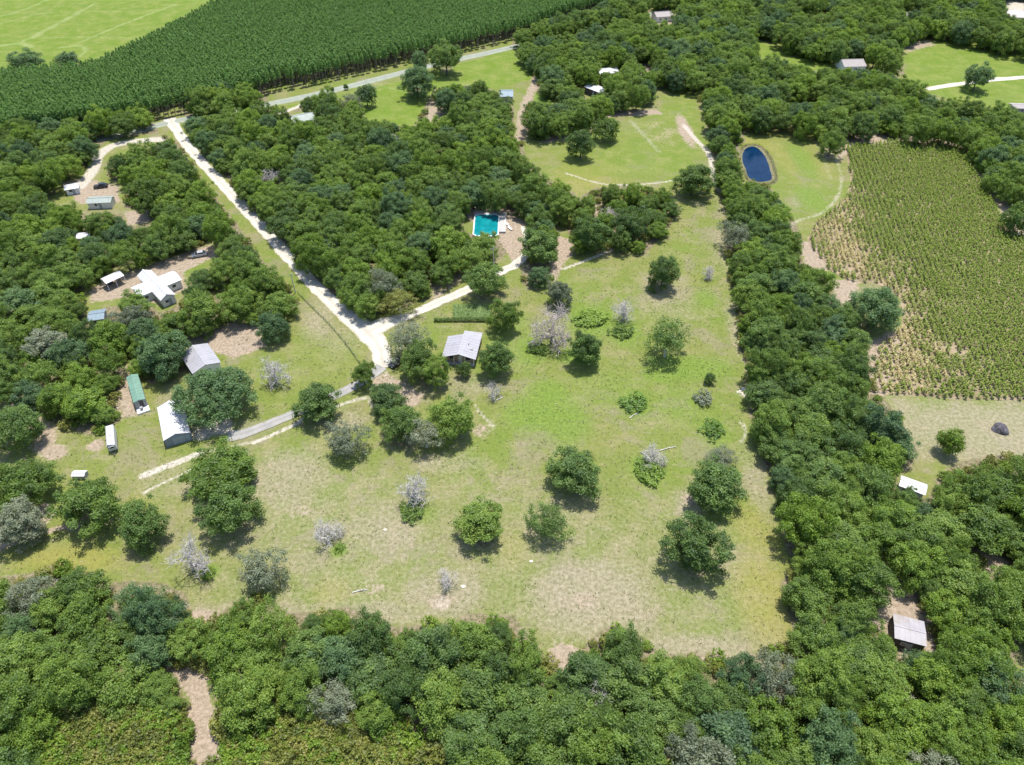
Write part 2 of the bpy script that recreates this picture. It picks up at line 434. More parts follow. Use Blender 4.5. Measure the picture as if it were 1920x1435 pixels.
sand = union(area([(345, 640), (352, 626), (430, 604), (486, 614), (500, 650), (440, 672), (380, 656)], 1.6) * .9, area([(400, 456), (300, 490), (262, 502), (170, 540), (166, 570), (220, 560), (300, 570), (350, 540), (345, 510), (405, 480)], 2.0) * .9, area([(110, 342), (160, 334), (222, 350), (226, 380), (150, 382)], 2.0), area([(228, 664), (250, 700), (282, 770), (226, 790), (214, 740)], 2.0) * .7, area([(0, 745), (60, 760), (110, 800), (100, 870), (60, 850), (0, 770)], 2) * .7,
             area([(236, 398), (276, 392), (280, 418), (236, 424)], 2), area([(735, 760), (700, 730), (690, 700), (730, 700), (800, 740), (770, 770)], 1.5) * .7, area([(800, 530), (870, 505), (880, 520), (810, 570)], 2) * .6, area([(860, 400), (900, 380), (960, 375), (992, 430), (996, 480), (960, 490), (930, 440)], 1.5), area([(1040, 440), (1075, 450), (1095, 470), (1060, 490), (1040, 540), (1030, 500)], 2) * .85, area([(1110, 380), (1160, 390), (1150, 470), (1120, 470)], 3) * .7,
             area([(1500, 450), (1545, 460), (1550, 510), (1510, 506)], 2), area([(1560, 525), (1610, 525), (1600, 580), (1570, 575)], 2), area([(1625, 640), (1680, 615), (1700, 640), (1660, 745), (1630, 745)], 2) * .8, area([(1560, 240), (1800, 248), (1900, 400), (1990, 420), (1990, 470), (1900, 440), (1840, 340), (1795, 275), (1600, 285), (1570, 300)], 2) * .85, area([(1540, 250), (1570, 260), (1560, 300), (1545, 300)], 2) * .7,
             area([(1640, 1030), (1670, 1030), (1730, 1100), (1760, 1200), (1730, 1290), (1680, 1280), (1690, 1220), (1630, 1170), (1650, 1100)], 1.5), area([(1800, 1000), (1890, 1050), (1880, 1080), (1840, 1060)], 1.5), area([(310, 1250), (380, 1250), (400, 1330), (430, 1440), (320, 1440), (360, 1320)], 1.2), area([(500, 1300), (535, 1305), (525, 1345), (500, 1410), (470, 1400)], 1.0), area([(750, 1330), (805, 1340), (840, 1440), (795, 1440)], 1.2), blob(1060, 1235, 46, 40), blob(1090, 1130, 70, 40) * .45, blob(700, 1105, 50, 22) * .5, blob(830, 1130, 44, 26) * .55, blob(560, 960, 40, 26) * .4, blob(1290, 935, 26, 20) * .6, blob(1385, 660, 18, 40) * .4, blob(375, 1160, 50, 22), blob(1345, 1240, 50, 24) * .7, area([(-10, 985), (90, 940), (110, 960), (60, 1010), (-10, 1040)], 1.5) * .9, stroke([(60, 1005), (110, 990), (180, 985), (220, 975)], 1.6, .6) * .8, blob(105, 850, 34, 22) * .8, blob(180, 835, 24, 18) * .8,
             area([(1195, 108), (1225, 110), (1220, 146), (1192, 140)], 2), area([(1220, 30), (1265, 30), (1255, 62), (1222, 55)], 2), area([(1500, 15), (1565, 20), (1565, 40), (1500, 36)], 3), stroke([(1008, 142), (1000, 165), (986, 195), (978, 225), (976, 262)], 5, 2) * .7, area([(1080, 250), (1130, 208), (1230, 205), (1250, 215), (1130, 222), (1090, 262), (1010, 270), (1015, 255)], 2.5) * .8, area([(1680, 80), (1740, 75), (1760, 85), (1700, 100)], 3) * .7, blob(1285, 245, 20, 44) * .8, blob(215, 760, 30, 40) * .4, area([(800, 190), (845, 190), (845, 235), (800, 235)], 2) * .7, blob(1240, 250, 60, 50) * .35, blob(905, 810, 34, 24) * .5)
white = union(stroke([(300, 262), (262, 264), (215, 272), (185, 292), (175, 318), (150, 350)], 4.5, 1.2), stroke([(268, 892), (320, 872), (376, 850)], 1.9, .5) * .9, stroke([(376, 850), (430, 838), (480, 828), (562, 792)], 1.3, .6) * .6, stroke([(268, 925), (300, 908), (342, 890), (372, 872)], .9, .4) * .8, stroke([(478, 830), (520, 812), (562, 792)], 1.1, .35) * .9, stroke([(560, 790), (620, 766), (690, 745), (700, 762)], 1.4, .5) * .7,
              stroke([(694, 764), (712, 812), (744, 850), (790, 866), (850, 862), (900, 832), (925, 800)], .9, .5) * .42, stroke([(926, 800), (905, 780), (890, 760)], .9, .4) * .7, blob(925, 800, 14, 12) * .45, stroke([(1055, 505), (1090, 492), (1150, 468)], 1.2, .4) * .9, stroke([(930, 520), (985, 530), (1010, 545)], .8, .4) * .5, stroke([(1060, 325), (1130, 345), (1200, 346), (1265, 338), (1320, 322)], 1.3, .5) * .75, stroke([(1180, 225), (1215, 262), (1235, 285)], 2.4, 1.6) * .5, stroke([(1282, 235), (1305, 262), (1330, 290), (1338, 330), (1352, 360)], 2.2, .9) * .9, stroke([(1338, 300), (1352, 345), (1368, 395), (1372, 440)], 1.0, .5) * .5,
              stroke([(1545, 262), (1575, 320), (1572, 365), (1540, 400), (1500, 412), (1480, 425)], 1.6, .9) * .55, blob(1482, 424, 12, 8) * .5, stroke([(1528, 262), (1545, 300), (1560, 340)], 1.2, .8) * .45, blob(1492, 380, 14, 22) * .35, stroke([(1388, 790), (1396, 800), (1398, 815), (1388, 830)], 1.0, .5) * .7, blob(1392, 738, 22, 14) * .5, blob(700, 630, 20, 30) * .4, blob(1095, 165, 22, 12) * .5, stroke([(520, 215), (560, 200), (575, 190)], 2.5, .8), area([(1884, -20), (1990, -20), (1990, 60), (1890, 42)], 4), blob(378, 812, 40, 22) * .9, blob(415, 800, 34, 26), blob(715, 690, 14, 18) * .6, stroke([(722, 692), (728, 712), (736, 726)], .7, .3) * .7, stroke([(1220, 235), (1280, 262), (1330, 290)], 1.2, .6) * .4,
              stroke([(1040, 1110), (1060, 1082), (1110, 1066), (1160, 1078), (1188, 1110), (1180, 1160), (1140, 1196), (1080, 1198)], 1.0, .7) * .3, stroke([(1030, 1198), (1090, 1203), (1140, 1200)], .8, .5) * .4, blob(830, 1132, 30, 20) * .5, stroke([(640, 1105), (690, 1088), (730, 1090)], .8, .5) * .35, blob(520, 1000, 40, 20) * .25)
tracks = union(stroke([(-40, 40), (40, 20), (110, -10)], 2, 1), stroke([(40, 80), (100, 48), (180, 6)], 1.6, 1), stroke([(62, 72), (120, 40), (150, 25)], 1.6, 1), stroke([(150, 80), (220, 50), (330, 8)], 1.8, 1), stroke([(110, 90), (150, 86), (160, 96), (148, 106)], 2, 1), stroke([(0, 45), (80, 25), (160, 22), (300, 20)], 1.4, 1) * .7, stroke([(60, 72), (160, 70), (260, 72)], 1.6, 1) * .7, stroke([(-40, 95), (30, 82), (60, 88)], 3, 1.5), stroke([(680, 150), (760, 172), (820, 168), (900, 156)], 2, 1.2) * .6)
litter = np.zeros(len(P))
for w in WOODS.values():
    litter = np.maximum(litter, smooth(sdf_poly(P, poly(w)), -3.0, 1.0))
litter = np.maximum(litter, smooth(sdf_poly(P, poly(PINES)), -2.0, 2.0))
for (u, v, r) in [(400, 745, 70), (415, 890, 60), (422, 960, 55), (168, 955, 60), (262, 990, 48), (770, 815, 70), (850, 815, 40), (720, 770, 36), (780, 680, 55), (1305, 1060, 56), (1342, 945, 48), (905, 1015, 40), (1080, 915, 40), (592, 785, 36), (907, 548, 36), (780, 165, 34), (835, 125, 30), (45, 960, 80), (30, 830, 60)]:
    litter = np.maximum(litter, blob(u, v, r, r * .7) * .55)
for h in HOLES:
    litter *= 1 - .85 * smooth(sdf_poly(P, poly(h)), -1.5, 1.5)
crop = area(CORN, 1.5)
gmesh = mesh_np('ground', np.c_[P, np.zeros(len(P))], quads=quads,
                attrs=dict(lush=lush, dry=dry, yellow=yellow, bright=bright, sand=sand, white=white, tracks=tracks, litter=litter, crop=crop))

def ground_material():
    s = NT('pasture_ground')
    big, mid, fine, tiny = s.noise(.035, 3, .55), s.noise(.16, 5, .68), s.noise(1.3, 5, .72), s.noise(5.5, 3, .75)
    streak_v = s.n('Mapping', Scale=(.25, 1.0, 1.0), Rotation=(0, 0, .5)); s.set(streak_v.inputs[0], s.pos())
    streak = s.noise(.55, 4, .65, streak_v.outputs[0])
    def edge(name, k=.8, a=.36, b=.64):
        """mask with a ragged, broken rim"""
        x = s.attr(name)
        n = s.math('ADD', s.math('MULTIPLY', s.math('SUBTRACT', mid, .5), k), s.math('MULTIPLY', s.math('SUBTRACT', fine, .5), k * 1.1))
        n = s.math('ADD', n, s.math('MULTIPLY', s.math('SUBTRACT', tiny, .5), k * .5))
        w = s.math('MULTIPLY', s.math('MULTIPLY', x, s.math('SUBTRACT', 1.08, x)), 3.4)
        return s.ramp(s.math('ADD', x, s.math('MULTIPLY', n, w)), a, b)
    c = s.mix(s.ramp(big, .35, .65), (.166, .184, .050), (.140, .184, .036))
    c = s.mix(s.math('MULTIPLY', s.ramp(mid, .45, .66), .6), c, (.245, .220, .108))
    c = s.mix(s.math('MULTIPLY', s.ramp(streak, .54, .72), .35), c, (.285, .250, .175))
    patch = s.noise(.075, 5, .72, dist=.6)
    c = s.mix(s.math('MULTIPLY', s.ramp(patch, .50, .62), .5), c, (.222, .190, .132))
    c = s.mix(s.math('MULTIPLY', s.ramp(patch, .46, .36), .4), c, (.120, .170, .030))
    c = s.mix(s.math('MULTIPLY', edge('yellow', .7, .05, 1.05), .65), c, (.240, .222, .058))
    c = s.mix(s.math('MULTIPLY', edge('dry', .8, .0, 1.05), .8), c, s.mix(s.ramp(fine, .25, .75), (.225, .195, .122), (.320, .278, .210)))
    c = s.mix(s.math('MULTIPLY', edge('bright', .3), .85), c, s.mix(s.ramp(mid, .35, .7), (.112, .180, .018), (.178, .218, .046)))
    c = s.mix(s.math('MULTIPLY', edge('lush', .7, .05, 1.05), .85), c, s.mix(s.ramp(fine, .25, .75), (.100, .175, .022), (.165, .225, .044)))
    c = s.mix(s.math('MULTIPLY', edge('tracks', .9, .1, 1.0), .4), c, (.29, .33, .15))
    c = s.mix(edge('litter', .8), c, s.mix(s.ramp(fine, .38, .62), (.125, .118, .055), (.235, .195, .130)))
    c = s.mix(edge('crop', .5), c, s.mix(s.ramp(mid, .4, .6), (.200, .165, .095), (.310, .245, .165)))
    c = s.mix(edge('sand', 1.0, .3, .7), c, s.mix(s.ramp(fine, .2, .8), (.250, .195, .138), (.360, .295, .228)))
    c = s.mix(s.math('MULTIPLY', edge('white', .9, .2, .8), s.ramp(s.attr('white'), 0, 1.0, .15, .95)), c, s.mix(s.ramp(fine, .2, .8), (.36, .32, .26), (.52, .48, .42)))
    v = s.math('ADD', s.math('MULTIPLY', fine, .55), s.math('MULTIPLY', tiny, .75))
    c = s.mix(1.0, c, s.n('CombineColor', Red=s.ramp(v, .42, .88, .60, 1.22), Green=s.ramp(v, .42, .88, .64, 1.18), Blue=s.ramp(v, .42, .88, .60, 1.20)).outputs[0], 'MULTIPLY')
    h = s.math('ADD', s.math('MULTIPLY', fine, .5), s.math('MULTIPLY', tiny, .5))
    return s.principled(c, .95, s.bump(h, .35, .2), Specular_IOR_Level=.15)
M['ground'] = ground_material()
g = obj('ground', gmesh, M['ground'])
g['kind'] = 'structure'

# ------------------------------------------------------------------ roads
def ribbon(name, pts, widths, z, mat, step=.8, ragged=.25, crown=.05, inner=4):
    L = np.c_[poly(pts), widths]
    L = spline(L, step)
    t = np.gradient(L[:, :2], axis=0)
    t /= np.linalg.norm(t, axis=1)[:, None] + 1e-9
    nrm = np.stack([-t[:, 1], t[:, 0]], 1)
    n = len(L)
    def wob():
        k = rng.normal(0, 1, n)
        a = np.convolve(k, np.ones(3) / 3, 'same') + 1.4 * np.convolve(rng.normal(0, 1, n), np.ones(11) / 11, 'same')
        return a * ragged
    wl, wr = L[:, 2] / 2 + wob(), L[:, 2] / 2 + wob()
    vs_ = []
    for j in range(inner + 1):
        f = j / inner
        off = -wl + (wl + wr) * f
        zz = z + crown * (1 - (2 * f - 1) ** 2)
        vs_.append(np.c_[L[:, :2] + nrm * off[:, None], np.full(n, zz)])
    V = np.stack(vs_, 1).reshape(-1, 3)
    k = (np.arange(n - 1)[:, None] * (inner + 1) + np.arange(inner)[None, :]).ravel()
    q = np.stack([k, k + inner + 1, k + inner + 2, k + 1], 1)[:, ::-1]
    side = np.tile(np.abs(np.linspace(-1, 1, inner + 1)), n)
    o = obj(name, mesh_np(name, V, quads=q, attrs=dict(side=side)), mat)
    o['kind'] = 'structure'
    return o

def gravel_material(name, a, b, edge_col, wheel):
    s = NT(name)
    n1, n2, n3 = s.noise(.35, 4, .6), s.noise(1.8, 4, .65), s.noise(9, 2, .6)
    c = s.mix(s.ramp(n1, .3, .7), a, b)
    c = s.mix(s.math('MULTIPLY', s.ramp(n2, .5, .75), .45), c, wheel)
    side = s.attr('side')
    c = s.mix(s.math('MULTIPLY', s.ramp(s.math('ADD', side, s.math('MULTIPLY', s.math('SUBTRACT', n2, .5), .8)), .30, .05), .55), c, wheel)
    c = s.mix(s.ramp(s.math('ADD', side, s.math('MULTIPLY', s.math('SUBTRACT', n2, .5), .9)), .72, 1.05), c, edge_col)
    return s.principled(c, .95, s.bump(s.math('ADD', n2, n3), .4, .08), Specular_IOR_Level=.15)
M['lime'] = gravel_material('limerock_gravel', (.42, .39, .33), (.52, .49, .43), (.30, .27, .18), (.34, .31, .25))
M['asphalt'] = gravel_material('worn_asphalt', (.25, .243, .23), (.32, .31, .295), (.20, .20, .13), (.21, .205, .195))
M['county'] = gravel_material('pale_road', (.22, .24, .20), (.28, .30, .25), (.17, .20, .09), (.20, .22, .18))
ribbon('county_road', COUNTY, [5.6] * len(COUNTY), .010, M['county'], 1.5, .12)
ribbon('gravel_road', MAIN_ROAD, MAIN_W, .020, M['lime'], .7, .22)
ribbon('gravel_driveway', SIDE_ROAD, SIDE_W, .045, M['lime'], .7, .2)
ribbon('asphalt_driveway', ASPHALT, ASPHALT_W, .085, M['asphalt'], .8, .06)
ribbon('gravel_lane', FAR_DRIVE, [3.4, 3.6, 3.6, 3.8, 3.8], .03, M['lime'], 1.2, .2)

# ------------------------------------------------------------------ foliage builders
def unit(a):
    return a / (np.linalg.norm(a, axis=-1, keepdims=True) + 1e-9)

def cards(C, Nn, size, aspect, r, fold=.0):
    """leaf-sized quads at C facing Nn"""
    n = len(C)
    t = unit(np.cross(Nn, r.normal(0, 1, (n, 3))))
    b = np.cross(Nn, t)
    sz = size * r.uniform(.6, 1.35, n)[:, None]
    a, c = t * sz * .5, b * sz * .5 * aspect
    j = lambda: r.normal(0, .10, (n, 1)) * sz
    V = np.stack([C - a - c * .6 + Nn * j(), C + a * .3 - c + Nn * j(), C + a + c * .5 + Nn * j(), C - a * .2 + c + Nn * j()], 1).reshape(-1, 3)
    q = np.arange(4 * n).reshape(n, 4)
    return V, q

def crown_arrays(D, z0, z1, n_clump, leaves, leaf, seed, top=1.0, clump=.30, bottom=-.45, lob=.35, fill=.25):
    r = np.random.default_rng(seed)
    rx, rz = D / 2, (z1 - z0) / 2
    zc = (z0 + z1) / 2
    k = np.arange(int(n_clump / (.5 - bottom * .5)) + 1)
    m = len(k)
    zz = 1 - 2 * (k + .5) / m
    ph = k * 2.399963 + r.uniform(0, 6)
    dirs = np.stack([np.sqrt(1 - zz ** 2) * np.cos(ph), np.sqrt(1 - zz ** 2) * np.sin(ph), zz], 1)
    dirs = unit(dirs + r.normal(0, .16, dirs.shape))
    dirs = dirs[dirs[:, 2] > bottom]
    lobes = unit(r.normal(0, 1, (6, 3)) * (1, 1, .6))
    rr = .80 + lob * (np.maximum(0, dirs @ lobes.T) ** 5).max(1)
    rr *= r.uniform(.66, 1.14, len(dirs))
    cc = dirs * rr[:, None] * np.array((rx, rx, rz)) * (1 - clump * .72)
    cc[:, 2] *= top
    nin = int(len(cc) * fill)
    inner = unit(r.normal(0, 1, (nin, 3))) * r.uniform(.1, .5, (nin, 1)) * np.array((rx, rx, rz * .8))
    cc = np.vstack([cc, inner])
    cr = clump * (rx * .6 + rz * .4) * r.uniform(.7, 1.3, len(cc))
    ct = r.uniform(0, 1, len(cc))
    C, Nn, T = [], [], []
    for i in range(len(cc)):
        n = max(8, int(leaves * (cr[i] / (clump * rx)) ** 2))
        out = unit(cc[i] / np.array((rx, rx, rz)) + 1e-6)
        d = unit(r.normal(0, 1, (n, 3)) + out * .55 + np.array((0, 0, .35)))
        rad = cr[i] * r.uniform(.08, 1.45, n) ** .7
        C.append(cc[i] + d * rad[:, None] * np.array((1, 1, .82)) + np.array((0, 0, zc)))
        Nn.append(unit(d * .65 + np.array((0, 0, .35)) + r.normal(0, .52, (n, 3))))
        T.append(np.clip(ct[i] * .62 + r.uniform(0, .38, n), 0, 1))
    C, Nn, T = np.vstack(C), np.vstack(Nn), np.concatenate(T)
    C[:, 2] = np.maximum(C[:, 2], .08)
    V, q = cards(C, Nn, leaf, .72, r)
    return V, q, np.repeat(T, 4), cc + np.array((0, 0, zc))

def trunk_mesh(name, z_top, r0, targets, seed, limbs=6, lean=.25):
    rr = random.Random(seed)
    m = MB()
    p = Vector((0, 0, -.1))
    tops = []
    nseg = 4
    q = p
    for i in range(nseg):
        nq = Vector((rr.uniform(-1, 1) * lean * (i + 1) / nseg, rr.uniform(-1, 1) * lean * (i + 1) / nseg, z_top * (i + 1) / nseg))
        m.tube(q, nq, r0 * (1.15 - .2 * i), r0 * (1.15 - .2 * (i + 1)), 7)
        q = nq
        tops.append(q)
    ch = sorted(range(len(targets)), key=lambda i: rr.random())[:limbs]
    for k, i in enumerate(ch):
        b = tops[min(len(tops) - 1, 1 + k % 3)]
        t = Vector(targets[i])
        mid = b.lerp(t, .5) + Vector((rr.uniform(-.3, .3), rr.uniform(-.3, .3), .35))
        m.tube(b, mid, r0 * .45, r0 * .28, 5)
        m.tube(mid, t, r0 * .28, r0 * .08, 5)
    return mesh_from(name, m.v, m.f)

def branch_arrays(H, D, seed, twig=.036, levels=4, kids=(6, 5, 4, 4), r0=.36, up=.35):
    """leafless branching tree: returns trunk part and twig part as tube segments"""
    rr = np.random.default_rng(seed)
    big, small = [], []
    def grow(p, d, length, rad, lev):
        n = 3
        pts = [p]
        for i in range(n):
            d = unit(d + rr.normal(0, .32, 3) + np.array((0, 0, .06)))
            pts.append(pts[-1] + d * length / n)
        for i in range(n):
            (big if lev < 2 else small).append((pts[i], pts[i + 1], max(twig * .6, rad * (1 - .25 * i)), max(twig * .5, rad * (1 - .25 * (i + 1)))))
        if lev >= levels: return
        for k in range(kids[lev]):
            f = rr.uniform(.35, 1.0)
            i = min(n - 1, int(f * n))
            b = pts[i] + (pts[i + 1] - pts[i]) * (f * n - i)
            az = rr.uniform(0, 2 * math.pi) if lev else 2 * math.pi * (k + rr.uniform(-.3, .3)) / kids[0]
            side = unit(np.cross(d, (math.cos(az), math.sin(az), .3)))
            nd = unit(d * .35 + side * 1.0 + np.array((0, 0, up * (.5 if lev else 1.2))))
            grow(b, nd, length * rr.uniform(.6, .9) * (1.0 if lev else 1.5), max(twig, rad * .5), lev + 1)
    grow(np.array((0, 0, -.1)), np.array((0, 0, 1.)), H * .30, r0, 0)
    def tubes(segs, ns):
        A = np.array([s[0] for s in segs]); B = np.array([s[1] for s in segs])
        ra = np.array([s[2] for s in segs]); rb = np.array([s[3] for s in segs])
        d = unit(B - A)
        a = unit(np.cross(d, rr.normal(0, 1, d.shape)))
        b = np.cross(d, a)
        rows = []
        for end, r_ in ((A, ra), (B, rb)):
            for k in range(ns):
                t = 2 * math.pi * k / ns
                rows.append(end + (a * math.cos(t) + b * math.sin(t)) * r_[:, None])
        V = np.stack(rows, 1)
        m_ = len(segs)
        base = np.arange(m_)[:, None] * 2 * ns
        q = np.concatenate([base + np.array([[k, (k + 1) % ns, ns + (k + 1) % ns, ns + k]]) for k in range(ns)])
        return V.reshape(-1, 3), q
    tv, tq = tubes(big, 5)
    sv, sq = tubes(small, 3)
    allv = np.vstack([tv, sv])
    lo = np.percentile(np.hypot(allv[:, 0], allv[:, 1]), 97)
    f = np.array((D / 2 / lo, D / 2 / lo, H / np.percentile(allv[:, 2], 99.5)))
    return tv * f, tq, sv * f, sq

KIND = {}      # kind -> list of (crown mesh, trunk mesh, native diameter, native height)
def add_kind(kind, D, H, clear, n_var, n_clump, leaves, leaf, mats, r0, **kw):
    KIND[kind] = []
    for i in range(n_var):
        sd_ = hash_seed(kind, i)
        V, q, T, cc = crown_arrays(D, clear, H, n_clump, leaves, leaf, sd_, **kw)
        me = mesh_np('crown', V, quads=q, attrs=dict(tint=T))
        me.materials.append(M[mats[i % len(mats)]])
        tm = trunk_mesh('trunk', clear + (H - clear) * .45, r0, cc, sd_)
        tm.materials.append(M['bark'])
        KIND[kind].append((me, tm, D, H))
def hash_seed(kind, i):
    return sum(ord(c) * (k + 3) for k, c in enumerate(kind)) * 13 + i * 101
add_kind('oak_large', 14, 10.5, .7, 3, 150, 190, .33, ['leaf_mid'], .42, clump=.165, bottom=-.75, lob=.45)
add_kind('oak', 9, 9, .4, 7, 92, 150, .27, ['leaf_mid', 'leaf_dark', 'leaf_mid', 'leaf_bright', 'leaf_bright', 'leaf_blue', 'leaf_mid'], .26, clump=.185, bottom=-.8, lob=.5)
add_kind('tall', 7, 9.5, .3, 4, 76, 130, .26, ['leaf_dark', 'leaf_mid', 'leaf_dark', 'leaf_mid'], .22, clump=.20, bottom=-.85, lob=.5)
add_kind('small', 4.4, 4.6, .2, 3, 34, 95, .24, ['leaf_mid', 'leaf_dark', 'leaf_mid'], .11, clump=.28, bottom=-.8)
add_kind('open', 8, 8.5, .5, 3, 70, 70, .25, ['leaf_dark', 'leaf_grey', 'leaf_dark'], .24, clump=.20, bottom=-.7, lob=.5, fill=.35)
add_kind('shrub', 3.2, 1.7, 0, 3, 30, 42, .24, ['leaf_bright', 'leaf_scrub', 'leaf_scrub'], .05, clump=.26, bottom=-.3, lob=.6)
KIND['dead'] = []
for i in range(4):
    tv, tq, sv, sq = branch_arrays(7.5, 8, 40 + i)
    a = mesh_np('branches', sv, quads=sq); a.materials.append(M['bark_pale'])
    b = mesh_np('trunk', tv, quads=tq); b.materials.append(M['bark_pale'])
    KIND['dead'].append((a, b, 8, 7.5))
KIND['pine'] = []
for i in range(4):
    r = np.random.default_rng(300 + i)
    n = 210
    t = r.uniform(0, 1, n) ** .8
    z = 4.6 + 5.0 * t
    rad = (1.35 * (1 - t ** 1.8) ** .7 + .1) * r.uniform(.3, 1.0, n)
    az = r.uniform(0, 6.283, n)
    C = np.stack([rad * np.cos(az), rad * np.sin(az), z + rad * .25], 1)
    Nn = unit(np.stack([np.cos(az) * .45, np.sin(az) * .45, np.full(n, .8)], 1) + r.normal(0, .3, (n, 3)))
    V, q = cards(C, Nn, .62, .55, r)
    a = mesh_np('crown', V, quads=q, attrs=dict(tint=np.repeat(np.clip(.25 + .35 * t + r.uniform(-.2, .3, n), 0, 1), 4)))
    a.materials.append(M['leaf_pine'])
    m = MB()
    m.tube((0, 0, -.1), (.05, .03, 4.6), .13, .10, 6).tube((.05, .03, 4.6), (0, 0, 9.4), .10, .03, 6)
    for k in range(7):
        zz, aa = 2.0 + k * .38, k * 2.4 + i
        m.tube((.03, .02, zz), (math.cos(aa) * .7, math.sin(aa) * .7, zz + .12), .03, .012, 4)
    b = mesh_from('trunk', m.v, m.f); b.materials.append(M['bark_pine'])
    KIND['pine'].append((a, b, 2.8, 9.7))

def plant_tree(name, kind, xy, D, H, label, group=None, mat=None, bark=None, cat='tree', var=None, rz=None):
    var = random.randrange(len(KIND[kind])) if var is None else var
    cm, tm, D0, H0 = KIND[kind][var]
    t = thing(name, label, cat, (xy[0], xy[1], 0), random.uniform(0, 6.283) if rz is None else rz, group)
    e_ = 1.0 if kind == 'pine' else random.uniform(.9, 1.12)
    t.scale = (D / D0 * e_, D / D0 / e_, H / H0)
    if kind != 'pine': t.rotation_euler = (random.uniform(-.07, .07), random.uniform(-.07, .07), t.rotation_euler[2])
    c = obj('branches' if kind == 'dead' else 'crown', cm, parent=t)
    k = obj('trunk', tm, parent=t)
    if mat:
        c.material_slots[0].link = 'OBJECT'; c.material_slots[0].material = M[mat]
    if bark:
        k.material_slots[0].link = 'OBJECT'; k.material_slots[0].material = M[bark]
        if kind == 'dead':
            c.material_slots[0].link = 'OBJECT'; c.material_slots[0].material = M[bark]
    return t, c, k

def surveyed_tree(name, kind, u, v, w, h, label, **kw):
    """tree whose crown was measured at photo position (u, v), w wide and h high"""
    z = 3.0
    for _ in range(4):
        k = ppm(u, v, z)
        x, y = G(u, v, z)
        dist = math.hypot(y, CAM_H - z)
        sa, ca = (CAM_H - z) / dist, y / dist
        D = w / k
        q = (h / k) ** 2 - (D * sa) ** 2
        Hc = math.sqrt(max(q, 0)) / ca if q > 0 else 0
        lim = .85 if kind == 'dead' else (1.25 if w < 62 else .92)
        Hc = min(max(Hc, .62 * D), lim * D)
        clear = .03 * Hc
        z = clear + Hc / 2
        vc = v - h / 2 + k * math.sqrt((D * sa) ** 2 + (Hc * ca) ** 2) / 2
    return plant_tree(name, kind, G(u, vc, z), D, clear + Hc, label, **kw)

def scatter(name, pts, scl, rot, idx, layers):
    """one object of kind stuff: plants too many to count, instanced on a cloud of points"""
    me = bpy.data.meshes.new(name)
    n = len(pts)
    me.vertices.add(n)
    me.vertices.foreach_set('co', np.asarray(pts, np.float32).ravel())
    a = me.attributes.new('scl', 'FLOAT_VECTOR', 'POINT'); a.data.foreach_set('vector', np.asarray(scl, np.float32).ravel())
    a = me.attributes.new('rot', 'FLOAT', 'POINT'); a.data.foreach_set('value', np.asarray(rot, np.float32))
    a = me.attributes.new('idx', 'INT', 'POINT'); a.data.foreach_set('value', np.asarray(idx, np.int32))
    o = obj(name, me)
    o['kind'] = 'stuff'
    ng = bpy.data.node_groups.new(name, 'GeometryNodeTree')
    ng.interface.new_socket('Geometry', in_out='INPUT', socket_type='NodeSocketGeometry')
    ng.interface.new_socket('Geometry', in_out='OUTPUT', socket_type='NodeSocketGeometry')
    gi, go = ng.nodes.new('NodeGroupInput'), ng.nodes.new('NodeGroupOutput')
    def named(nm, ty):
        d = ng.nodes.new('GeometryNodeInputNamedAttribute'); d.data_type = ty
        d.inputs['Name'].default_value = nm
        return d.outputs[0]
    cx = ng.nodes.new('ShaderNodeCombineXYZ'); ng.links.new(named('rot', 'FLOAT'), cx.inputs[2])
    fin = ng.nodes.new('GeometryNodeJoinGeometry')
    for layer in layers:
        jn = ng.nodes.new('GeometryNodeJoinGeometry')
        for src in reversed(layer):
            oi = ng.nodes.new('GeometryNodeObjectInfo')
            oi.transform_space = 'ORIGINAL'
            oi.inputs['Object'].default_value = src
            oi.inputs['As Instance'].default_value = True
            ng.links.new(oi.outputs['Geometry'], jn.inputs[0])
        ip = ng.nodes.new('GeometryNodeInstanceOnPoints')
        ng.links.new(gi.outputs[0], ip.inputs['Points'])
        ng.links.new(jn.outputs[0], ip.inputs['Instance'])
        ip.inputs['Pick Instance'].default_value = True
        ng.links.new(named('idx', 'INT'), ip.inputs['Instance Index'])
        ng.links.new(cx.outputs[0], ip.inputs['Rotation'])
        ng.links.new(named('scl', 'FLOAT_VECTOR'), ip.inputs['Scale'])
        ng.links.new(ip.outputs[0], fin.inputs[0])
    ng.links.new(fin.outputs[0], go.inputs[0])
    o.modifiers.new('scatter', 'NODES').node_group = ng
    return o

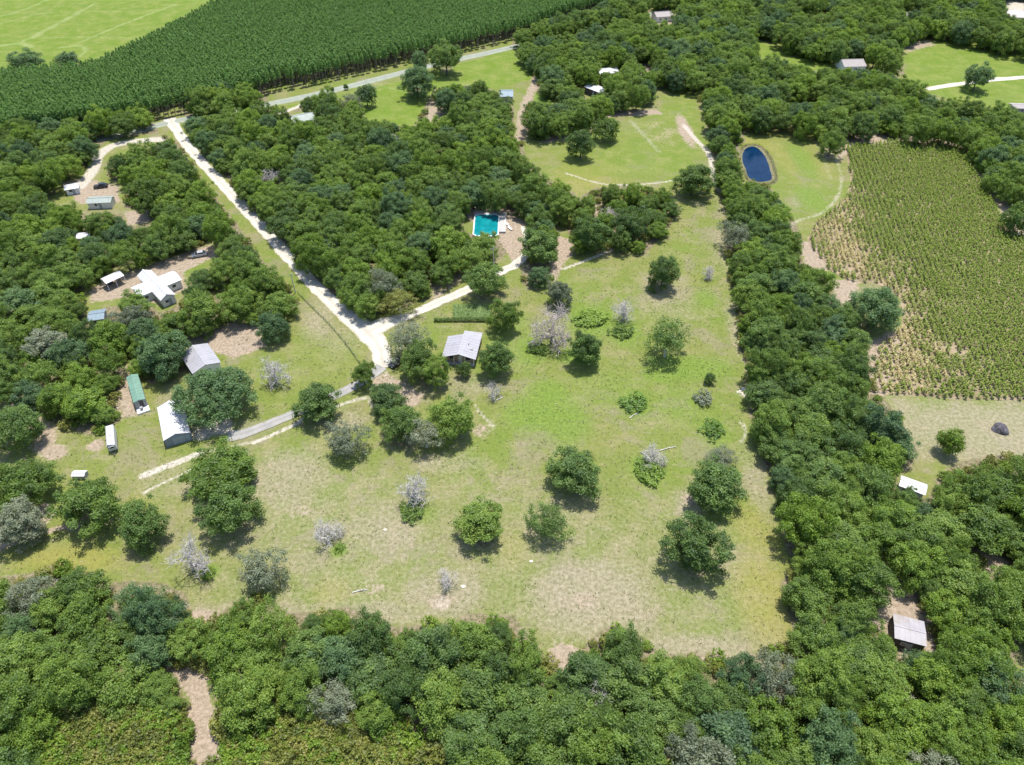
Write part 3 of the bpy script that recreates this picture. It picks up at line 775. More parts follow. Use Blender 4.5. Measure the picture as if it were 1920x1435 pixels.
# ------------------------------------------------------------------ trees that stand by themselves
T = 'oak_tree'
LONE = [
 # name, kind, u, v, w, h, label, tone
 (T, 'oak_large', 400, 738, 134, 112, 'broad round dark green oak beside the white gabled barn', 'leaf_blue'),
 (T, 'oak', 416, 872, 122, 80, 'bright green oak at the end of the white strip, upper of a pair', 'leaf_bright'),
 (T, 'oak', 424, 958, 100, 104, 'green oak in the pasture, lower of the pair below the white barn', 'leaf_dark'),
 (T, 'oak', 166, 942, 118, 108, 'green oak with open top below the white camper, near the left edge', 'leaf_mid'),
 (T, 'oak', 262, 984, 90, 90, 'smaller green oak just right of the oak below the camper', 'leaf_dark'),
 (T, 'oak_large', 40, 902, 118, 96, 'large light green oak cut by the left edge, below the camper', 'leaf_mid'),
 (T, 'oak', 28, 985, 96, 92, 'grey-green oak cut by the left edge, lowest above the bottom wood', 'leaf_grey'),
 (T, 'oak', 28, 806, 92, 104, 'dark oak cut by the left edge, beside the bare sandy strip', 'leaf_dark'),
 (T, 'tall', 592, 762, 76, 88, 'dark green oak standing against the lower side of the asphalt driveway', 'leaf_dark'),
 (T, 'open', 646, 828, 80, 72, 'low grey-green tree below the driveway, left of the round grove', 'leaf_grey'),
 (T, 'tall', 722, 752, 62, 66, 'dark green tree at the upper left of the round grove', 'leaf_dark'),
 (T, 'oak', 755, 800, 74, 88, 'dark green oak on the left side of the round grove', 'leaf_dark'),
 (T, 'oak', 850, 796, 86, 106, 'large domed green oak on the right side of the round grove', 'leaf_mid'),
 (T, 'open', 798, 822, 68, 76, 'pale grey mossy tree in the middle of the round grove', 'leaf_grey'),
 (T, 'open', 490, 1072, 88, 84, 'pale grey-green bushy tree above the bottom wood, left part of pasture', 'leaf_grey'),
 (T, 'tall', 904, 990, 84, 108, 'dense green tree alone in the lower middle of the pasture', 'leaf_mid'),
 (T, 'open', 1025, 980, 78, 82, 'thin open-crowned dark tree right of the dense lower-middle tree', 'leaf_dark'),
 (T, 'tall', 1080, 888, 88, 100, 'dark oval tree alone in the middle of the lower pasture', 'leaf_dark'),
 (T, 'oak', 1306, 1034, 112, 122, 'large dark green oak nearest the lower right corner of the pasture', 'leaf_dark'),
 (T, 'tall', 1342, 922, 96, 124, 'dark irregular oak just above the large lower right pasture oak', 'leaf_dark'),
 (T, 'open', 1352, 858, 54, 46, 'sparse dull tree touching the top of the irregular right-hand oak', 'leaf_grey'),
 (T, 'open', 1252, 648, 84, 100, 'open-crowned tree with pale trunk showing, upper right of the pasture', 'leaf_dark'),
 (T, 'tall', 1100, 665, 58, 88, 'narrow dark tree right beside the big rosy grey dead tree', 'leaf_dark'),
 (T, 'tall', 1245, 512, 56, 68, 'dark tree standing highest up the strip of pasture beside the tree belt', 'leaf_dark'),
 (T, 'oak', 1050, 550, 48, 50, 'small grey-green tree just above the big rosy dead tree', 'leaf_grey'),
 (T, 'oak', 948, 592, 58, 62, 'round dark green tree at the right end of the hedge', 'leaf_mid'),
 (T, 'oak', 907, 530, 72, 78, 'round dark tree on the gravel driveway above the hedge', 'leaf_dark'),
 (T, 'tall', 1012, 482, 72, 112, 'tall dark tree right of where the gravel driveway turns to the pool', 'leaf_dark'),
 (T, 'tall', 927, 678, 58, 80, 'dense dark tree on the right side of the grey-roofed house', 'leaf_dark'),
 (T, 'small', 870, 698, 28, 44, 'small pointed dark tree in front of the grey-roofed house', 'leaf_dark'),
 (T, 'oak', 818, 698, 54, 60, 'bright-topped green tree at the front left corner of the house', 'leaf_mid'),
 (T, 'open', 766, 640, 76, 74, 'light olive sparse tree between the house and the gravel junction', 'leaf_grey'),
 (T, 'oak', 782, 676, 74, 70, 'mid green oak left of the house, above the bare yard', 'leaf_mid'),
 (T, 'open', 748, 566, 66, 56, 'olive thin-crowned tree over the gravel junction', 'leaf_scrub'),
 (T, 'oak', 512, 620, 62, 74, 'round blue-green oak alone at the edge of the roadside lawn', 'leaf_blue'),
 (T, 'oak', 680, 705, 42, 52, 'small green tree where the asphalt driveway leaves the gravel road', 'leaf_mid'),
 (T, 'oak', 305, 664, 90, 86, 'dark blue-green oak between the green-roofed trailer and the white roof', 'leaf_blue'),
 (T, 'oak', 262, 690, 40, 36, 'small bright yellow-green tree at the top of the green-roofed trailer', 'leaf_bright'),
 (T, 'tall', 1300, 345, 66, 78, 'dark oak alone where the track meets the tree belt', 'leaf_mid'),
 (T, 'tall', 1090, 272, 46, 62, 'dark tree standing alone in the small upper meadow', 'leaf_dark'),
 (T, 'small', 1135, 240, 50, 46, 'low bright green tree beside the lone tree of the small upper meadow', 'leaf_mid'),
 (T, 'small', 1785, 832, 48, 60, 'small bright green tree alone on the mown lot below the corn', 'leaf_bright'),
 (T, 'oak', 1835, 145, 52, 48, 'lone tree beside the white lane in the far right field', 'leaf_blue'),
 (T, 'oak', 780, 153, 64, 62, 'blue-green oak on the near side of the county road', 'leaf_blue'),
 (T, 'oak', 836, 110, 62, 58, 'upper right oak of the cluster beside the county road', 'leaf_dark'),
 (T, 'small', 786, 116, 34, 40, 'small tree at the top of the county road cluster', 'leaf_blue'),
 (T, 'oak', 46, 114, 58, 36, 'dark rounded tree at the edge of the bright far left field', 'leaf_blue'),
 (T, 'small', 127, 110, 40, 28, 'small pale tree on the rim of the bright far left field', 'leaf_blue'),
 (T, 'small', 686, 178, 38, 42, 'dark small tree on the lawn near the county road', 'leaf_blue'),
 (T, 'open', 662, 196, 36, 40, 'pale sparse tree beside the dark small tree on the roadside lawn', 'leaf_grey'),
 (T, 'oak', 1642, 585, 94, 106, 'oak leaning into the corn from the tree belt, with bare sand below', 'leaf_blue'),
 (T, 'oak', 1560, 268, 44, 50, 'oak at the upper corner between the pond meadow and the corn', 'leaf_mid'),
 (T, 'oak', 1184, 432, 70, 82, 'dark oak at the lower edge of the upper grove', 'leaf_dark'),
 (T, 'tall', 1110, 440, 58, 66, 'dark tree at the lower left of the upper grove', 'leaf_dark'),
 (T, 'small', 1330, 710, 22, 22, 'tiny dark green tree on the lush patch near the tree belt', 'leaf_dark'),
 (T, 'small', 1905, 410, 50, 60, 'dark tree at the right edge of the picture beside the corn', 'leaf_dark'),
]
first = {}
for (nm, kind, u, v, w, h, lab, tone) in LONE:
    t, c, k = surveyed_tree(nm, kind, u, v, w, h, lab, mat=tone, bark='bark_pale' if kind == 'open' else None)
for i, (u, v) in enumerate(((623, 172), (648, 167))):
    surveyed_tree('cypress_tree', 'small', u, v, 9, 19, ('left' if i == 0 else 'right') + ' one of two small dark pointed trees on the lawn by the county road', mat='leaf_dark')
DEAD = [
 (350, 1048, 100, 104, 'large silvery leafless tree nearest the lower left of the pasture', 'bark_pale'),
 (765, 928, 84, 94, 'silvery leafless tree in the left middle of the pasture', 'bark_pale'),
 (612, 1005, 78, 70, 'low spreading pale dead tree between the two larger silvery trees', 'bark_pale'),
 (1036, 618, 104, 122, 'biggest dead tree, rosy grey and dense, right of the house', 'bark_rose'),
 (1172, 598, 46, 70, 'slim dead tree with a green bushy foot, upper middle of the pasture', 'bark_pale'),
 (510, 692, 76, 66, 'silvery leafless tree beside the big oak of the barn', 'bark_pale'),
 (920, 752, 42, 82, 'narrow pale dead tree between the house and the round grove', 'bark_pale'),
 (1325, 515, 34, 38, 'tiny pale dead tree near the top of the pasture strip', 'bark_pale'),
 (842, 1084, 58, 42, 'low broken dead tree on the dry ground above the bottom wood', 'bark_pale'),
 (1222, 852, 64, 44, 'low white dead tree on a lush patch, right part of the pasture', 'bark_pale'),
 (1140, 412, 46, 44, 'grey leafless tree in the upper grove', 'bark_rose'),
 (1125, 1300, 78, 80, 'bare white-limbed tree sticking out of the bottom wood', 'bark_pale'),
]
for (u, v, w, h, lab, bk) in DEAD:
    surveyed_tree('dead_tree', 'dead', u, v, w, h, lab, bark=bk, cat='dead tree')
SHRUBS = [
 (1190, 756, 52, 36, 'light green shrub clump on a lush patch, middle right of the pasture', 'leaf_lime'),
 (1214, 882, 62, 34, 'green shrub round the foot of the low white dead tree', 'leaf_bright'),
 (1338, 806, 50, 36, 'yellow-green shrub near the tree belt, above the sparse dull tree', 'leaf_lime'),
 (1320, 748, 40, 18, 'thin dull shrub between the tiny dark tree and the yellow-green shrub', 'leaf_grey'),
 (1166, 622, 48, 28, 'bright green shrub at the foot of the slim dead tree', 'leaf_bright'),
 (1105, 598, 60, 34, 'green scrubby shrub between the rosy dead tree and the slim dead tree', 'leaf_bright'),
 (1010, 655, 40, 26, 'bright green shrub under the left side of the rosy dead tree', 'leaf_bright'),
 (770, 962, 50, 22, 'green shrub at the foot of the middle silvery dead tree', 'leaf_mid'),
 (388, 1075, 30, 22, 'green shrub beside the large silvery tree of the lower left', 'leaf_bright'),
 (636, 1026, 22, 16, 'small green shrub beside the low spreading dead tree', 'leaf_bright'),
 (1010, 255, 40, 24, 'low green shrub at the upper left corner of the small meadow', 'leaf_mid'),
]
for (u, v, w, h, lab, tone) in SHRUBS:
    x, y = G(u, v, .6)
    D = w / ppm(u, v, .6)
    plant_tree('shrub', 'shrub', (x, y), D, min(1.5, .34 * D), lab, mat=tone, cat='shrub')

# ------------------------------------------------------------------ woods
lone_pos = [G(u, v, CROWN_Z) for (_, _, u, v, w, h, _, _) in LONE]
lone_rad = [w / ppm(u, v, 4) / 2 for (_, _, u, v, w, h, _, _) in LONE]
def fill(region, rmin, rmax, spacing, tries):
    V = poly(WOODS[region], CROWN_Z)
    lo, hi = V.min(0), V.max(0)
    n = int(tries * (hi - lo).prod() / 10)
    C = rng.uniform(lo, hi, (n, 2))
    rad = rmin + (rmax - rmin) * rng.beta(1.6, 2.0, n)
    ok = sdf_poly(C, V) > rad * .62
    for h in HOLES_Z5: ok &= sdf_poly(C, h) < -rad * .82
    for L, hw in ROADS_Z5: ok &= dist_line(C, L) > rad * .74 + hw
    C, rad = C[ok], rad[ok]
    order = np.argsort(-rad + rng.uniform(0, 1.2, len(rad)))
    keep, cell, grid = [], 6.0, {}
    for i in order:
        c, r_ = C[i], rad[i]
        key = (int(c[0] // cell), int(c[1] // cell))
        bad = False
        for a in range(-2, 3):
            for b in range(-2, 3):
                for j in grid.get((key[0] + a, key[1] + b), ()):
                    if (C[j][0] - c[0]) ** 2 + (C[j][1] - c[1]) ** 2 < (spacing * (r_ + rad[j])) ** 2: bad = True; break
                if bad: break
            if bad: break
        if bad: continue
        if any((p[0] - c[0]) ** 2 + (p[1] - c[1]) ** 2 < (.8 * (r_ + q)) ** 2 for p, q in zip(lone_pos, lone_rad)): continue
        keep.append(i)
        grid.setdefault(key, []).append(i)
    return [(C[i][0], C[i][1], rad[i], region) for i in keep]
wood = []
for reg, a in dict(bottom=(1.8, 4.6, .68, 8), belt=(1.9, 4.6, .65, 8), right=(2.2, 4.9, .66, 7), far=(2.4, 5.2, .66, 7), centre=(2.0, 4.8, .72, 8), grove=(1.9, 3.4, 1.12, 6), left=(2.0, 4.6, .80, 8)).items():
    wood += fill(reg, *a)
info = []
for (x, y, r_, reg) in wood:
    u, v, d = project((x, y, CROWN_Z))
    px = r_ * FPX / d
    if u < -px - 10 or u > 1930 + px or v > 1440 + px or v < -px - 12: continue
    info.append((px, x, y, r_, reg, u, v))
info.sort(key=lambda q: -q[0])
WHERE = dict(bottom='in the dense wood along the bottom edge', belt='in the tree belt along the right side of the pasture', right='in the wood above the corn and pond', far='in the far wood at the top of the picture',
             centre='in the central wood above the gravel driveway', grove='in the small loose grove right of the central wood', left='in the left wood beside the gravel road')
TONES = [('leaf_dark', 'dark green', .26), ('leaf_mid', 'mid green', .34), ('leaf_blue', 'blue-green', .07), ('leaf_bright', 'bright green', .45), ('leaf_grey', 'pale grey-green', 9)]
SDF5 = {k: poly(w, CROWN_Z) for k, w in WOODS.items()}
def where(reg, u, v, x, y, r_):
    a = sdf_poly(np.array([(x, y)]), SDF5[reg])[0]
    side = 'at the rim of' if a < 5.5 else 'inside'
    if reg == 'bottom':
        part = ['far left', 'left', 'middle', 'right', 'far right'][min(4, max(0, int(u / 384)))]
        return f'{side} the {part} bottom-edge wood'
    if reg == 'belt':
        part = 'upper' if v < 520 else 'middle' if v < 760 else 'lower' if v < 980 else 'lowest'
        half = 'on the pasture side' if u < 1600 else 'on the outer side'
        return f'{half} of the {part} right-hand tree belt'
    if reg in ('left', 'centre'):
        part = 'upper' if v < 330 else 'middle' if v < 480 else 'lower'
        return f'{side} the {part} ' + ('left-hand wood' if reg == 'left' else 'central wood')
    return WHERE[reg]
N_IND = 300 - len(LONE)
crowns, trunks = {}, {}
rest = []
tone_n = lambda x, y: .5 + .28 * math.sin(x * .061 + 1.3) * math.cos(y * .047) + .22 * math.sin(x * .023 - y * .031 + .6)
for i, (px, x, y, r_, reg, u, v) in enumerate(info):
    h = r_ * 2 * random.uniform(.72, 1.25) + .6
    h = min(h, 11.5)
    if i < N_IND:
        q = min(.999, max(0, tone_n(x, y) * .55 + random.random() * .62 - .08))
        acc = 0
        q = 2.0 if random.random() < .035 else q
        for mt, word, w_ in TONES:
            acc += w_
            if q < acc: break
        kind = random.choices(('oak', 'tall', 'open'), (.66, .24, .10))[0]
        if mt == 'leaf_grey' and random.random() < .6: kind = 'open'
        lab = ('broad ' if r_ > 3.9 else 'slight ') + f'{word} tree {where(reg, u, v, x, y, r_)}'
        # the crown was surveyed at its middle: stand the trunk under it
        uu, vv = u, v
        g_ = G(uu, vv, h * .55)
        plant_tree(T, kind, g_, r_ * 2.1, h, lab, group=lab, mat=mt)
    else:
        g_ = G(u, v, h * .55)
        rest.append((g_[0], g_[1], r_, h))
protos = []
for i in range(7):      # one oak of every build, standing in the far wood, lends its crown to the mass behind it
    px, x, y, r_, reg, u, v = info[N_IND + i]
    cm, tm, D0, H0 = KIND['oak'][i]
    rest_i = rest.pop(0)
    lab = f'mixed-green tree {where(reg, u, v, x, y, r_)}'
    t, c, k = plant_tree(T, 'oak', rest_i[:2], rest_i[2] * 2.1, rest_i[3], lab, group=lab, var=i)
    protos.append((c, k))
rest = np.array(rest)
n = len(rest)
sc = np.stack([rest[:, 2] * 2.15 / 9, rest[:, 2] * 2.15 / 9, rest[:, 3] / 9], 1)
wd = scatter('woodland', np.c_[rest[:, :2], np.zeros(n)], sc, rng.uniform(0, 6.28, n), rng.integers(0, 7, n), [[p[0] for p in protos], [p[1] for p in protos]])
print('trees: wood', len(info), 'mass', n)

# undergrowth: saplings at the edge and in the gaps of the woods, and the low scrub of the lower left
und, undi = [], []
for reg, num in dict(bottom=900, belt=900, right=700, far=1200, centre=900, left=900, grove=160).items():
    V = poly(WOODS[reg], 1.0)
    C = rng.uniform(V.min(0), V.max(0), (num * 3, 2))
    s_ = sdf_poly(C, V)
    ok = (s_ > -.6)
    for h in HOLES: ok &= sdf_poly(C, poly(h, 1.0)) < -.2 + rng.uniform(-1.5, .4, len(C))
    for L, hw in ((MAIN_ROAD, 3.2), (SIDE_ROAD, 2.4), (COUNTY, 4.5)): ok &= dist_line(C, poly(L, .8)) > hw
    und += [(c[0], c[1], random.uniform(.5, 1.25)) for c in C[ok][:num]]
for h in HOLES[-2:]:
    V = poly(h, .5)
    C = rng.uniform(V.min(0) - 2, V.max(0) + 2, (1500, 2))
    C = C[sdf_poly(C, V) > -1.5]
    for hh in HOLES[-5:-2]: C = C[sdf_poly(C, poly(hh)) < -.3]
    C = C[:420]
    und += [(c[0], c[1], random.uniform(.3, 1.5) ** 1.2) for c in C]
und = np.array(und)
n = len(und)
sh = []
for i, (u, v, lab) in enumerate(((150, 1400, 'yellow-green scrub bush in the low brush of the bottom left corner'), (600, 1400, 'yellow-green scrub bush in the low brush right of the bottom sandy path'), (345, 1240, 'green bush at the top of the sandy path in the bottom wood'))):
    x, y = G(u, v, .7)
    t, c, k = plant_tree('shrub', 'shrub', (x, y), 2.8, 1.6, lab, var=i, cat='shrub')
    sh.append(c)
scatter('scrub', np.c_[und[:, :2], np.zeros(n)], np.stack([und[:, 2]] * 2 + [und[:, 2] * rng.uniform(.8, 1.3, n)], 1), rng.uniform(0, 6.28, n), rng.integers(0, 3, n), [sh])

# ------------------------------------------------------------------ pine plantation
edge = spline(poly(NEAR_EDGE), 2.3)
pp = []
for i, e in enumerate(edge):
    eu = project((e[0], e[1], 0))[0]
    lab = 'tall straight pine in the front row of the plantation, ' + ('behind the road junction' if eu < 480 else 'behind the roadside lawn' if eu < 720 else 'behind the county road oaks' if eu < 870 else 'at its right end')
    t, c, k = plant_tree('pine_tree', 'pine', e + rng.normal(0, .25, 2), random.uniform(2.2, 2.9), random.uniform(8.6, 9.8), lab, group=lab, var=i % 4, cat='tree')
    if i < 4: pp.append((c, k))
VP = poly(PINES, 7.5)
d0 = unit(poly([(965, 78)])[0] - poly([(330, 218)])[0])
d1 = np.array((-d0[1], d0[0]))
a, b = np.meshgrid(np.arange(-420, 620, 1.3), np.arange(-60, 520, 1.85))
C = a.ravel()[:, None] * d0 + b.ravel()[:, None] * d1 + poly([(330, 218)])[0]
C = C + rng.normal(0, .28, C.shape)
ok = (sdf_poly(C, VP) > .2) & (dist_line(C, edge) > 2.0)
uu, vv, dd = project(np.c_[C, np.full(len(C), 9.0)])
ok &= (uu > -60) & (uu < 1980) & (vv > -40) & (rng.uniform(0, 1, len(C)) > .04)
C = C[ok]
n = len(C)
s1 = rng.uniform(.72, .98, n)
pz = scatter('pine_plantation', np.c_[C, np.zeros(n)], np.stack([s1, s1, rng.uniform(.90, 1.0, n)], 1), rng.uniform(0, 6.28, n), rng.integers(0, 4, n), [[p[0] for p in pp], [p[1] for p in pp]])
print('pines', n, 'edge', len(edge))

# ------------------------------------------------------------------ corn
VC = poly(CORN)
dr = unit(poly([(1690, 600)])[0] - poly([(1585, 285)])[0])
dc = np.array((-dr[1], dr[0]))
a, b = np.meshgrid(np.arange(-120, 160, .66), np.arange(-120, 120, 1.55))
C = a.ravel()[:, None] * dr + b.ravel()[:, None] * dc + VC.mean(0)
C = C + rng.normal(0, .11, C.shape)
ok = (sdf_poly(C, VC) > .1)
uu, vv, dd = project(np.c_[C, np.zeros(len(C))])
ok &= (uu < 1960)
C, uu, vv = C[ok], uu[ok], vv[ok]
def field_noise(p, s):
    return (np.sin(p[:, 0] * s + 1.7 * np.sin(p[:, 1] * s * .7)) + np.sin(p[:, 1] * s * 1.3 + 1.1 * np.sin(p[:, 0] * s * .9 + 2)) + np.sin((p[:, 0] + p[:, 1]) * s * 2.3) * .6) / 2.6
edge_d = sdf_poly(C, poly([(1500, 440), (1590, 360), (1640, 470), (1760, 620), (1800, 760), (1640, 745), (1630, 640), (1560, 520)]))
dryness = np.clip(.38 + edge_d / 18 + .34 * field_noise(C, .22) + rng.normal(0, .24, len(C)), 0, 1)
ok = rng.uniform(0, 1, len(C)) > .05 + .55 * dryness * (field_noise(C, .35) > .05)
C, dryness = C[ok], dryness[ok]
n = len(C)
vv_, ff_, tt_ = [], [], []
hgt = rng.uniform(1.3, 2.3, n) * (1 - .25 * dryness)
az0 = rng.uniform(0, 6.283, n)
lv = []
for k in range(10):
    az = az0 + k * 3.14159 * .92 + rng.normal(0, .25, n)
    dx = np.stack([np.cos(az), np.sin(az), np.zeros(n)], 1)
    pr = np.stack([-np.sin(az), np.cos(az), np.zeros(n)], 1) * (.13 + .03 * (k % 2))
    base = np.c_[C, hgt * (.25 + .072 * k)]
    ln = (.80 - .03 * k) * rng.uniform(.7, 1.2, n)
    mid = base + dx * ln[:, None] * .55 + np.array((0, 0, .22))
    tip = base + dx * ln[:, None] + np.stack([np.zeros(n), np.zeros(n), -.10 - .22 * dryness], 1)
    lv.append(np.stack([base - pr * .5, base + pr * .5, mid + pr, mid - pr, tip], 1))
st = np.stack([np.c_[C, np.zeros(n)] + np.array((-.05, 0, 0)), np.c_[C, np.zeros(n)] + np.array((.05, 0, 0)), np.c_[C, hgt * 1.12] + np.array((.03, .03, 0)), np.c_[C, hgt * 1.12] - np.array((.03, -.03, 0)), np.c_[C, hgt * 1.25]], 1)
lv.append(st)
V = np.concatenate([q.reshape(-1, 3) for q in lv])
m_ = len(lv) * n
bq = np.arange(m_)[:, None] * 5
quads = bq + np.array([[0, 1, 2, 3]])
tris = bq + np.array([[3, 2, 4]])
dn = np.concatenate([np.repeat(np.clip(dryness + (.35 if k == 10 else -.12 * (k > 6) + .1 * (k < 3)), 0, 1), 5) for k in range(11)])
cm = mesh_np('corn_field', V, quads=quads, tris=tris, attrs=dict(dryness=dn, tint=np.repeat(rng.uniform(0, 1, m_), 5)))
s = NT('corn_leaves')
dryc = s.attr('dryness')
c_ = s.mix(s.attr('tint'), (.115, .180, .028), (.240, .300, .070))
c_ = s.mix(s.ramp(dryc, .38, .78), c_, s.mix(s.attr('tint'), (.36, .30, .13), (.56, .49, .27)))
dif = s.n('BsdfDiffuse', Color=c_); trn = s.n('BsdfTranslucent', Color=c_)
mx = s.n('MixShader'); s.set(mx.inputs[0], .25)
s.t.links.new(dif.outputs[0], mx.inputs[1]); s.t.links.new(trn.outputs[0], mx.inputs[2]); s.t.links.new(mx.outputs[0], s.out.inputs['Surface'])
M['corn'] = s.m
co = obj('corn_field', cm, M['corn'])
co['kind'] = 'stuff'
tag(co, 'field of green and drying corn in rows beyond the tree belt', 'corn')
print('corn', n)

# ------------------------------------------------------------------ water
def sheet(name, pts, z, mat, wob=0.0, step=.5):
    L = spline(np.vstack([poly(pts), poly(pts)[:1]]), step)[:-1]
    if wob: L = L + rng.normal(0, wob, L.shape)
    me = mesh_from(name, [(x, y, z) for x, y in L], [tuple(range(len(L)))])
    if me.polygons[0].normal.z < 0: me.flip_normals()
    o = obj(name, me, mat)
    o['kind'] = 'structure'
    return o
s = NT('pond_water')
M['pond'] = s.principled(s.mix(s.ramp(s.noise(.25, 3), .35, .65), (.0012, .014, .044), (.003, .022, .062)), .10, s.bump(s.noise(1.6, 4), .25, .06), Specular_IOR_Level=.15)
sheet('pond', [(1398, 279), (1408, 275), (1418, 277), (1428, 285), (1437, 298), (1443, 316), (1447, 335), (1438, 340), (1420, 341), (1404, 333), (1398, 317), (1392, 302), (1393, 288)], .016, M['pond'], .04, .9)
s = NT('pond_bank')
M['bank'] = s.principled(s.mix(s.ramp(s.noise(.8, 4), .4, .6), (.110, .110, .045), (.170, .150, .085)), .95, s.bump(s.noise(2, 4), .5, .2))
sheet('pond_bank', [(1390, 275), (1406, 271), (1422, 272), (1436, 281), (1448, 296), (1455, 316), (1458, 340), (1442, 347), (1418, 346), (1400, 338), (1392, 320), (1387, 302), (1386, 286)], .008, M['bank'], .12, .9)

# ------------------------------------------------------------------ buildings
M['roof_white'] = plain('white_metal_roof', (.52, .52, .55), .45, .05, .8, (.36, .34, .32), .35)
M['roof_grey'] = plain('pale_grey_metal_roof', (.58, .58, .63), .45, .06, .8, (.44, .42, .42), .35)
M['roof_lilac'] = plain('weathered_pale_roof', (.315, .31, .335), .5, .07, .8, (.22, .21, .22), .4)
M['roof_green'] = plain('green_metal_roof', (.13, .24, .18), .5, .1, .8, (.13, .20, .15), .5)
M['roof_blue'] = plain('blue_grey_roof', (.17, .23, .27), .5, .1, .8, (.2, .24, .25), .4)
M['roof_sage'] = plain('pale_sage_roof', (.26, .30, .27), .6, .1, .8, (.33, .36, .31), .4)
M['roof_brown'] = plain('grey_shingles', (.30, .27, .26), .85, .2, 2.0)
M['roof_old'] = plain('old_galvanised_roof', (.30, .285, .305), .55, .1, .6, (.24, .20, .15), .6)
M['roof_pink'] = plain('rosy_white_roof', (.48, .40, .40), .6, .1, .8)
M['wall_slate'] = plain('slate_blue_siding', (.20, .23, .29), .6, .08, 1.0)
M['wall_white'] = plain('white_siding', (.72, .72, .70), .6, .06, 1.0, (.5, .48, .42), .3)
M['wall_tan'] = plain('tan_siding', (.40, .29, .22), .7, .12, 1.0)
M['wall_grey'] = plain('grey_siding', (.30, .30, .30), .7, .1, 1.0)
M['wall_dark'] = plain('dark_wood_wall', (.075, .065, .06), .8, .2, 1.0)
M['door'] = plain('grey_door', (.30, .33, .39), .5, .05, 1.0)
M['trim'] = plain('white_trim', (.74, .74, .74), .5, .04, 1.0)
M['dark'] = plain('dark_rubber', (.02, .02, .022), .6, .1, 2.0)
M['concrete'] = plain('concrete', (.38, .37, .35), .9, .1, 1.2, (.42, .39, .35), .4, .3)
M['post'] = plain('weathered_post', (.24, .21, .18), .9, .2, 3.0)
s = NT('window_glass'); M['glass'] = s.principled((.03, .04, .05), .08, Specular_IOR_Level=.6)

def site(fl, fr, z):
    """origin, heading and width from the two front corners seen at height z"""
    A, B = G(*fl, z), G(*fr, z)
    return A, math.atan2(B[1] - A[1], B[0] - A[0]), float(np.hypot(*(B - A)))

def window(root, x, y, z, w, h, face='front'):
    m = MB()
    t = .06
    if face == 'front':
        m.box(x, x + t, y - .05, y + .02, z, z + h).box(x + w - t, x + w, y - .05, y + .02, z, z + h).box(x + t, x + w - t, y - .05, y + .02, z, z + t).box(x + t, x + w - t, y - .05, y + .02, z + h - t, z + h)
        p = MB().box(x + t, x + w - t, y - .02, y + .01, z + t, z + h - t)
    else:
        m.box(x - .05, x + .05, y, y + t, z, z + h).box(x - .05, x + .05, y + w - t, y + w, z, z + h).box(x - .05, x + .05, y + t, y + w - t, z, z + t).box(x - .05, x + .05, y + t, y + w - t, z + h - t, z + h)
        p = MB().box(x - .03, x + .03, y + t, y + w - t, z + t, z + h - t)
    f = m.build('window', M['trim'], root)
    p.build('pane', M['glass'], f)
    return f

def gable(root, W, D, h, rise, over, roofm, wallm, ridge='y', x0=0.0, y0=0.0, ribs=.6, ribh=.035, walls=True, z0=0.0):
    """gabled body: walls and roof with raised seams and a ridge cap"""
    if walls:
        m = MB()
        if ridge == 'y':
            prof = [(0, z0), (W, z0), (W, h), (W / 2, h + rise), (0, h)]
            m.add([(x0 + a, y0, b) for a, b in prof] + [(x0 + a, y0 + D, b) for a, b in prof], [(0, 1, 2, 3, 4), (9, 8, 7, 6, 5), (1, 0, 5, 6), (2, 1, 6, 7), (3, 2, 7, 8), (4, 3, 8, 9), (0, 4, 9, 5)])
        else:
            prof = [(0, z0), (D, z0), (D, h), (D / 2, h + rise), (0, h)]
            m.add([(x0, y0 + a, b) for a, b in prof] + [(x0 + W, y0 + a, b) for a, b in prof], [(4, 3, 2, 1, 0), (5, 6, 7, 8, 9), (0, 1, 6, 5), (1, 2, 7, 6), (2, 3, 8, 7), (3, 4, 9, 8), (4, 0, 5, 9)])
        m.build('wall', wallm, root)
    r = MB()
    half = (W if ridge == 'y' else D) / 2
    ln = (D if ridge == 'y' else W)
    sl = rise / half
    lift = .05
    def pt(s_, a, b):           # a: distance out from the ridge, b: along the ridge
        z = h + rise - a * sl + lift
        return (x0 + W / 2 + s_ * a, y0 + b, z) if ridge == 'y' else (x0 + b, y0 + D / 2 + s_ * a, z)
    out = half + over
    for s_ in (-1, 1):
        q = [pt(s_, 0, -over), pt(s_, out, -over), pt(s_, out, ln + over), pt(s_, 0, ln + over)]
        nrm = (Vector(q[1]) - Vector(q[0])).cross(Vector(q[2]) - Vector(q[0]))
        if nrm.z < 0: q = q[::-1]
        r.slab(q, .05)
        n = max(2, int((ln + 2 * over) / ribs)) if ribs else 0
        for i in range(1, n):
            b = -over + (ln + 2 * over) * i / n
            p0, p1 = Vector(pt(s_, .02, b)), Vector(pt(s_, out - .02, b))
            w = Vector((0, .03, 0)) if ridge == 'y' else Vector((.03, 0, 0))
            u = Vector((0, 0, ribh))
            q = [p0 - w + u, p1 - w + u, p1 + w + u, p0 + w + u]
            if (q[1] - q[0]).cross(q[2] - q[0]).z < 0: q = q[::-1]
            r.slab(q, ribh)
    ro = r.build('roof', roofm, root)
    c = MB()
    p0, p1 = Vector(pt(1, 0, -over - .01)), Vector(pt(1, 0, ln + over + .01))
    if ridge == 'y': c.box(p0.x - .16, p0.x + .16, p0.y, p1.y, p0.z - .015, p0.z + .055)
    else: c.box(p0.x, p1.x, p0.y - .16, p0.y + .16, p0.z - .015, p0.z + .055)
    c.build('ridge_cap', roofm, ro)
    return ro

